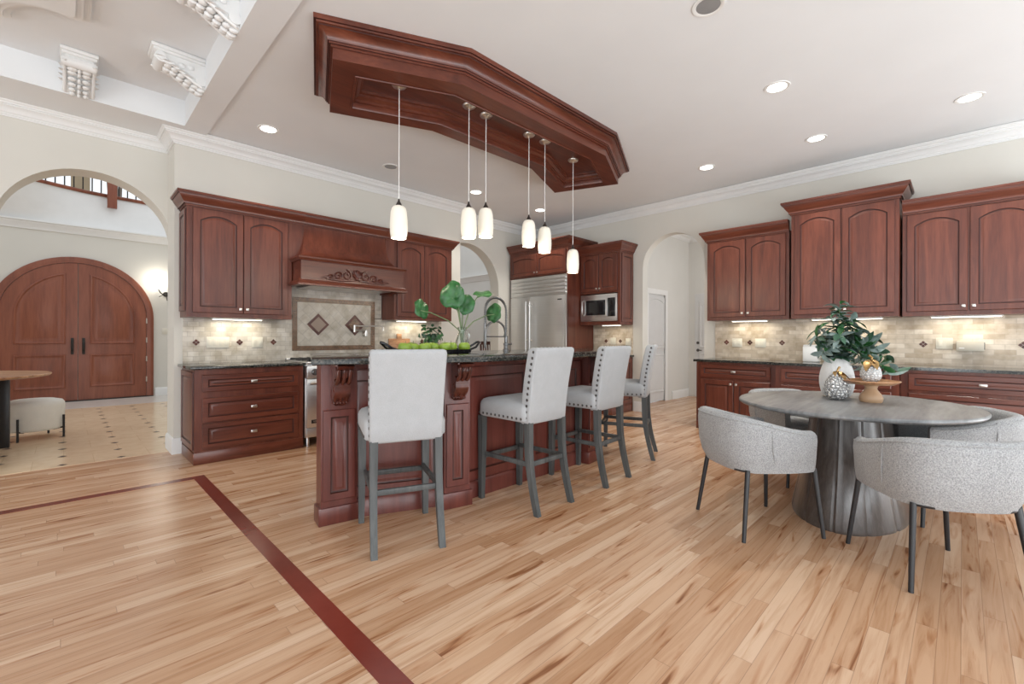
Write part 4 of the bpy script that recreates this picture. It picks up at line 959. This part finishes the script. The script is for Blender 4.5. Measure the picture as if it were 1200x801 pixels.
# ------------------------------------------------------------------ foyer: arched doors, balcony, furniture
DX, DY, SP = .18, 11.5, 1.55
d1 = bpy.data.objects.new('door_1', None); C.objects.link(d1); d1.location = (DX, DY, 0); d1['kind'] = 'structure'; d1['label'] = 'arched double entry doors of reddish wood'; d1['category'] = 'door'
def arc(r, a0, a1, n=24): return [(r*math.cos(a0+(a1-a0)*k/n), SP+r*math.sin(a0+(a1-a0)*k/n)) for k in range(n+1)]
cs = MB()
sec = [(1.09, -.002), (1.09, -.05), (1.06, -.06), (1.02, -.05), (.985, -.045), (.985, -.002)]
rows = []
for k in range(-1, 34):
    if k == -1: rows.append([(r, y, 0) for r, y in sec])
    elif k == 33: rows.append([(-r, y, 0) for r, y in sec])
    else: a = PI*k/32; rows.append([(r*math.cos(a), y, SP+r*math.sin(a)) for r, y in sec])
cs.loops(rows).build('casing', M['door_wood'], d1)
def mould(mb, fn, y, w, sg):
    ls = [[(sg*x, y+dy, z) for x, z in fn(d)] for d, dy in ((0, 0), (.004, -.014), (.022, -.018), (.035, -.004), (.04, -.002), (w, -.002), (w+.03, -.012))]
    mb.loops(ls, False, True)
def up_panel(d): r_ = .80-d; x0 = .16+d; return [(x0, 1.05+d), (r_, 1.05+d)]+arc(r_, 0, math.acos(x0/r_), 20)
def low_panel(d): return [(.16+d, .25+d), (.80-d, .25+d), (.80-d, .86-d), (.16+d, .86-d)]
for sg in (-1, 1):
    r = .98; pl = [(.004, .02), (r, .02)]+[p for p in arc(r, 0, PI/2)][0:]
    pl[-1] = (.004, SP+r)
    if sg < 0: pl = [(-x, z) for x, z in pl][::-1]
    lm = MB().prism_y(pl, -.03, -.004)
    mould(lm, up_panel, -.0305, .09, sg); mould(lm, low_panel, -.0305, .07, sg)
    lf_ = lm.build('door_leaf', M['door_wood'], d1)
    MB().box(sg*.055, sg*.095, -.055, -.03, .86, 1.16, .008).tube([(sg*.075, -.05, .92), (sg*.075, -.085, .95), (sg*.075, -.085, 1.07), (sg*.075, -.05, 1.10)], .012, 10).build('handle', M['iron'], lf_)
    for z in (.35, .75, 1.12, 1.5): MB().tube([(sg*.982, -.04, z-.05), (sg*.982, -.04, z+.05)], .012, 8).build('hinge', M['nickel'], lf_)
MB().box(-1.09, 1.09, -.08, -.002, 0, .018, .004).build('threshold', M['iron'], d1)
# balcony
bc = [(-6.8, 9.8), (-3.0, 10.2), (-1.5, 10.7), (-.9, 10.97), (-.353, 11.31), (-.063, 11.45), (.274, 11.575), (.647, 11.64), (1.22, 11.69), (2.2, 11.72), (4.2, 11.74)]
struct(MB().loops([[(x, min(y+.10, 11.49) if 0 else y*(1-f)+11.49*f, 3.86-.67*f) for x, y in bc]+[(4.2, 12.6, 3.86-.67*f), (-6.8, 12.6, 3.86-.67*f)] for f in (1, .9, .7, .45, .2, 0)]).build('wall_balcony', M['trim']))
struct(MB().sweep([(0, 3.86), (.03, 3.86), (.04, 3.875), (.04, 3.905), (.02, 3.92), (-.12, 3.92), (-.12, 3.86)], bc).build('trim_11', M['door_wood']))
t = thing('balcony_railing', 'black iron balcony railing with scrolls above the foyer arch', 'railing', (0, 0, 0))
acc = 0; k = 0
bal = []
for a, b in zip(bc[2:-2], bc[3:-1]):
    a, b = Vector(a), Vector(b); L = (b-a).length; s_ = acc
    while s_ < L: bal.append(a.lerp(b, s_/L)+Vector((0, .05))); s_ += .13
    acc = s_-L
for i, p in enumerate(bal):
    m_ = MB().tube([(p.x, p.y, 3.92), (p.x, p.y, 4.85)], .011, 6)
    if i % 7 == 3:
        spiral(m_, p.x-.065, 4.32, .06, 1.2, 1, 0, .008, p.y); spiral(m_, p.x+.065, 4.45, .06, 1.2, -1, PI, .008, p.y)
    m_.build('baluster', M['iron'], t)
MB().sweep([(-.09, 4.85), (-.01, 4.85), (-.005, 4.88), (-.02, 4.91), (-.08, 4.91), (-.095, 4.88)], bc[2:-1]).build('handrail', M['door_wood'], t)
t = thing('newel_post', 'square brown newel post hanging over the balcony edge', 'post', (.645, 11.47, 0))
MB().box(-.07, .07, -.03, .06, 3.64, 4.95, .008).build('shaft', M['door_wood'], t); MB().box(-.085, .085, -.04, .07, 4.95, 5.0, .01).build('cap', M['door_wood'], t)
pm = plain('tan_column_paint', (.36, .28, .18), .6)
pi_ = MB()
for x0, x1 in ((-2.2, -1.9), (.09, .38), (1.36, 1.56), (3.0, 3.3)): pi_.box(x0, x1, 13.0, 13.2, 3.86, 6.2)
struct(pi_.box(-6.8, 4.2, 13.0, 13.2, 3.6, 3.95).build('window_1', pm))
t = thing('bare_tree', 'leafless tree outside the upper foyer window', 'tree', (1.0, 17, -.1))
tr = MB(); rnd.seed(3)
def branch(p, d, L, r, dep):
    q = p+d*L; tr.tube([p, p.lerp(q, .5)+Vector((rnd.uniform(-.06, .06)*L, 0, 0)), q], [r, r*.85, r*.65], 6)
    if dep == 0: return
    for _ in range(3): branch(q, (d+Vector((rnd.uniform(-.8, .8), rnd.uniform(-.4, .4), rnd.uniform(-.1, .6)))).normalized(), L*.68, r*.6, dep-1)
branch(Vector((0, 0, 0)), Vector((0, 0, 1)), 3.6, .10, 4)
tr.build('branches', plain('bark', (.16, .13, .11), .9), t)
t = thing('wall_sconce', 'black twig-shaped iron sconce on the foyer wall by the arched doors', 'sconce', (1.47, 11.5, 2.05))
MB().lathe([(.05, 0), (.05, .012)], seg=20).build('back_plate', M['iron'], t).rotation_euler = (PI/2, 0, 0)
MB().tube([(0, -.01, 0), (-.03, -.08, -.03), (-.10, -.10, .02), (-.13, -.10, .09)], .010, 8).tube([(0, -.01, 0), (.04, -.08, -.04), (.11, -.10, -.06)], .009, 8).tube([(-.02, -.06, 0), (-.12, -.09, -.06)], .007, 8).tube([(.02, -.06, 0), (.09, -.09, .07)], .008, 8).tube([(0, -.05, -.02), (.01, -.09, -.13)], .007, 8).build('twig_arms', M['iron'], t)
MB().lathe([(.010, .095), (.016, .11), (.016, .16), (.006, .19)], -.13, -.10, 12).build('bulb', M['lens'], t)
l = bpy.data.lights.new('sconce_glow', 'POINT'); l.energy = 7; l.color = (1, .93, .8); l.shadow_soft_size = .05
o = bpy.data.objects.new('sconce_glow', l); C.objects.link(o); o.parent = t; o.location = (-.13, -.16, .26)
t = thing('ottoman', 'round cream upholstered ottoman with thin black legs in the foyer', 'ottoman', (-.25, 7.70, 0))
MB().lathe([(.22, .10), (.245, .105), (.255, .13), (.262, .38), (.258, .41), (.24, .435), (.18, .452), (.05, .46)], seg=48).build('cushion', M['cream'], t, 60)
for k in range(4):
    a = PI*.25+k*PI/2+.35; c_, s_ = math.cos(a), math.sin(a)
    MB().tube([(.275*c_, .275*s_, 0), (.275*c_, .275*s_, .26)], .011, 8).tube([(.275*c_, .275*s_, .115), (.18*c_, .18*s_, .095)], .009, 8).build('leg', M['black'], t)
t = thing('foyer_table', 'round brown table with a dark metal leg at the left edge', 'table', (-.86, 7.25, 0))
MB().lathe([(.70, .755), (.755, .765), (.765, .775), (.765, .785), (.76, .79)], seg=64).build('tabletop', M['acacia'], t)
for a in (.12, .12+PI/2, .12+PI, .12-PI/2):
    o = MB().box(.38, .45, -.03, .03, 0, .756, .004).build('leg', M['black'], t); o.rotation_euler = (0, 0, a-.2)
# dining chairs in the room beyond the back arch
def slat_chair():
    t = thing('side_chair', '', 'chair')
    MB().box(-.22, .22, -.22, .22, .43, .48, .02).build('seat', M['white'], t)
    for sx in (-1, 1):
        MB().beam([(sx*.19, .19, .43), (sx*.19, .19, 0)], [.045, .032]).build('leg', M['cherry_dark'], t)
        MB().beam([(sx*.20, -.27, 1.02), (sx*.195, -.21, .45), (sx*.19, -.24, 0)], [.04, .045, .035]).build('leg', M['cherry_dark'], t)
    b = MB().box(-.20, .20, -.285, -.25, 1.0, 1.09, .015).box(-.19, .19, -.235, -.205, .52, .56)
    for k in range(5): b.beam([(-.13+.065*k, -.268, 1.01), (-.13+.065*k, -.222, .54)], [.03, .03], [.015, .015])
    b.build('backrest', M['cherry_dark'], t)
    return t
c_ = slat_chair()
for i, (x, y, a, lb) in enumerate([(7.15, 8.5, 200, 'dark wood slat-back chair in the room beyond the back arch, left one'), (7.85, 8.62, 160, 'dark wood slat-back chair in the room beyond the back arch, right one behind the tap')]):
    o = c_ if i == 0 else copy_tree(c_); o.location = (x, y, 0); o.rotation_euler = (0, 0, math.radians(a)); o['label'] = lb; o['group'] = 'slat-back chairs beyond the arch'
# ------------------------------------------------------------------ hall doors
def white_door(nm, loc, rot, w, h, lever, label):
    t = bpy.data.objects.new(nm, None); C.objects.link(t); t.location = loc; t.rotation_euler = (0, 0, rot); t['kind'] = 'structure'; t['label'] = label; t['category'] = 'door'
    MB().sweep([(0, -.0), (.0, -.022), (.085, -.022), (.095, -.012), (.095, 0)], [(w, 0), (w, h), (0, h), (0, 0)][::-1]).build('casing', M['trim'], t).rotation_euler = (PI/2, 0, 0)
    rec = .04 if nm == 'door_2' else 0
    lf = MB().box(.004, w-.004, -.008, .03 if rec else 0, .012, h-.004)
    for z0, hh, rise in ((.18, .72, 0), (1.0, h-1.15, .07)):
        panel(lf, .10, z0, w-.20, hh, -.0085, .014, .03, rise)
    lf.build('door_leaf', [M['door_white'], M['door_white']], t).location = (0, rec, 0)
    if lever:
        MB().tube([(.07, -.01, .95), (.07, -.05, .95), (.16, -.055, .95)], .010, 8).tube([(.07, -.008, .95), (.07, -.02, .95)], .03, 14).build('lever', M['pewter'], t)
        MB().tube([(.07, -.008, 1.10), (.07, -.025, 1.10)], .028, 14).build('deadbolt', M['pewter'], t)
    return t
white_door('door_2', (7.38, 3.998, 0), 0, .84, 2.10, False, 'white panelled hall door with camber top panel')
white_door('door_3', (9.148, 3.87, 0), RX, .88, 2.10, True, 'white hall end door with dark lever and deadbolt')
bpy.context.view_layer.update()
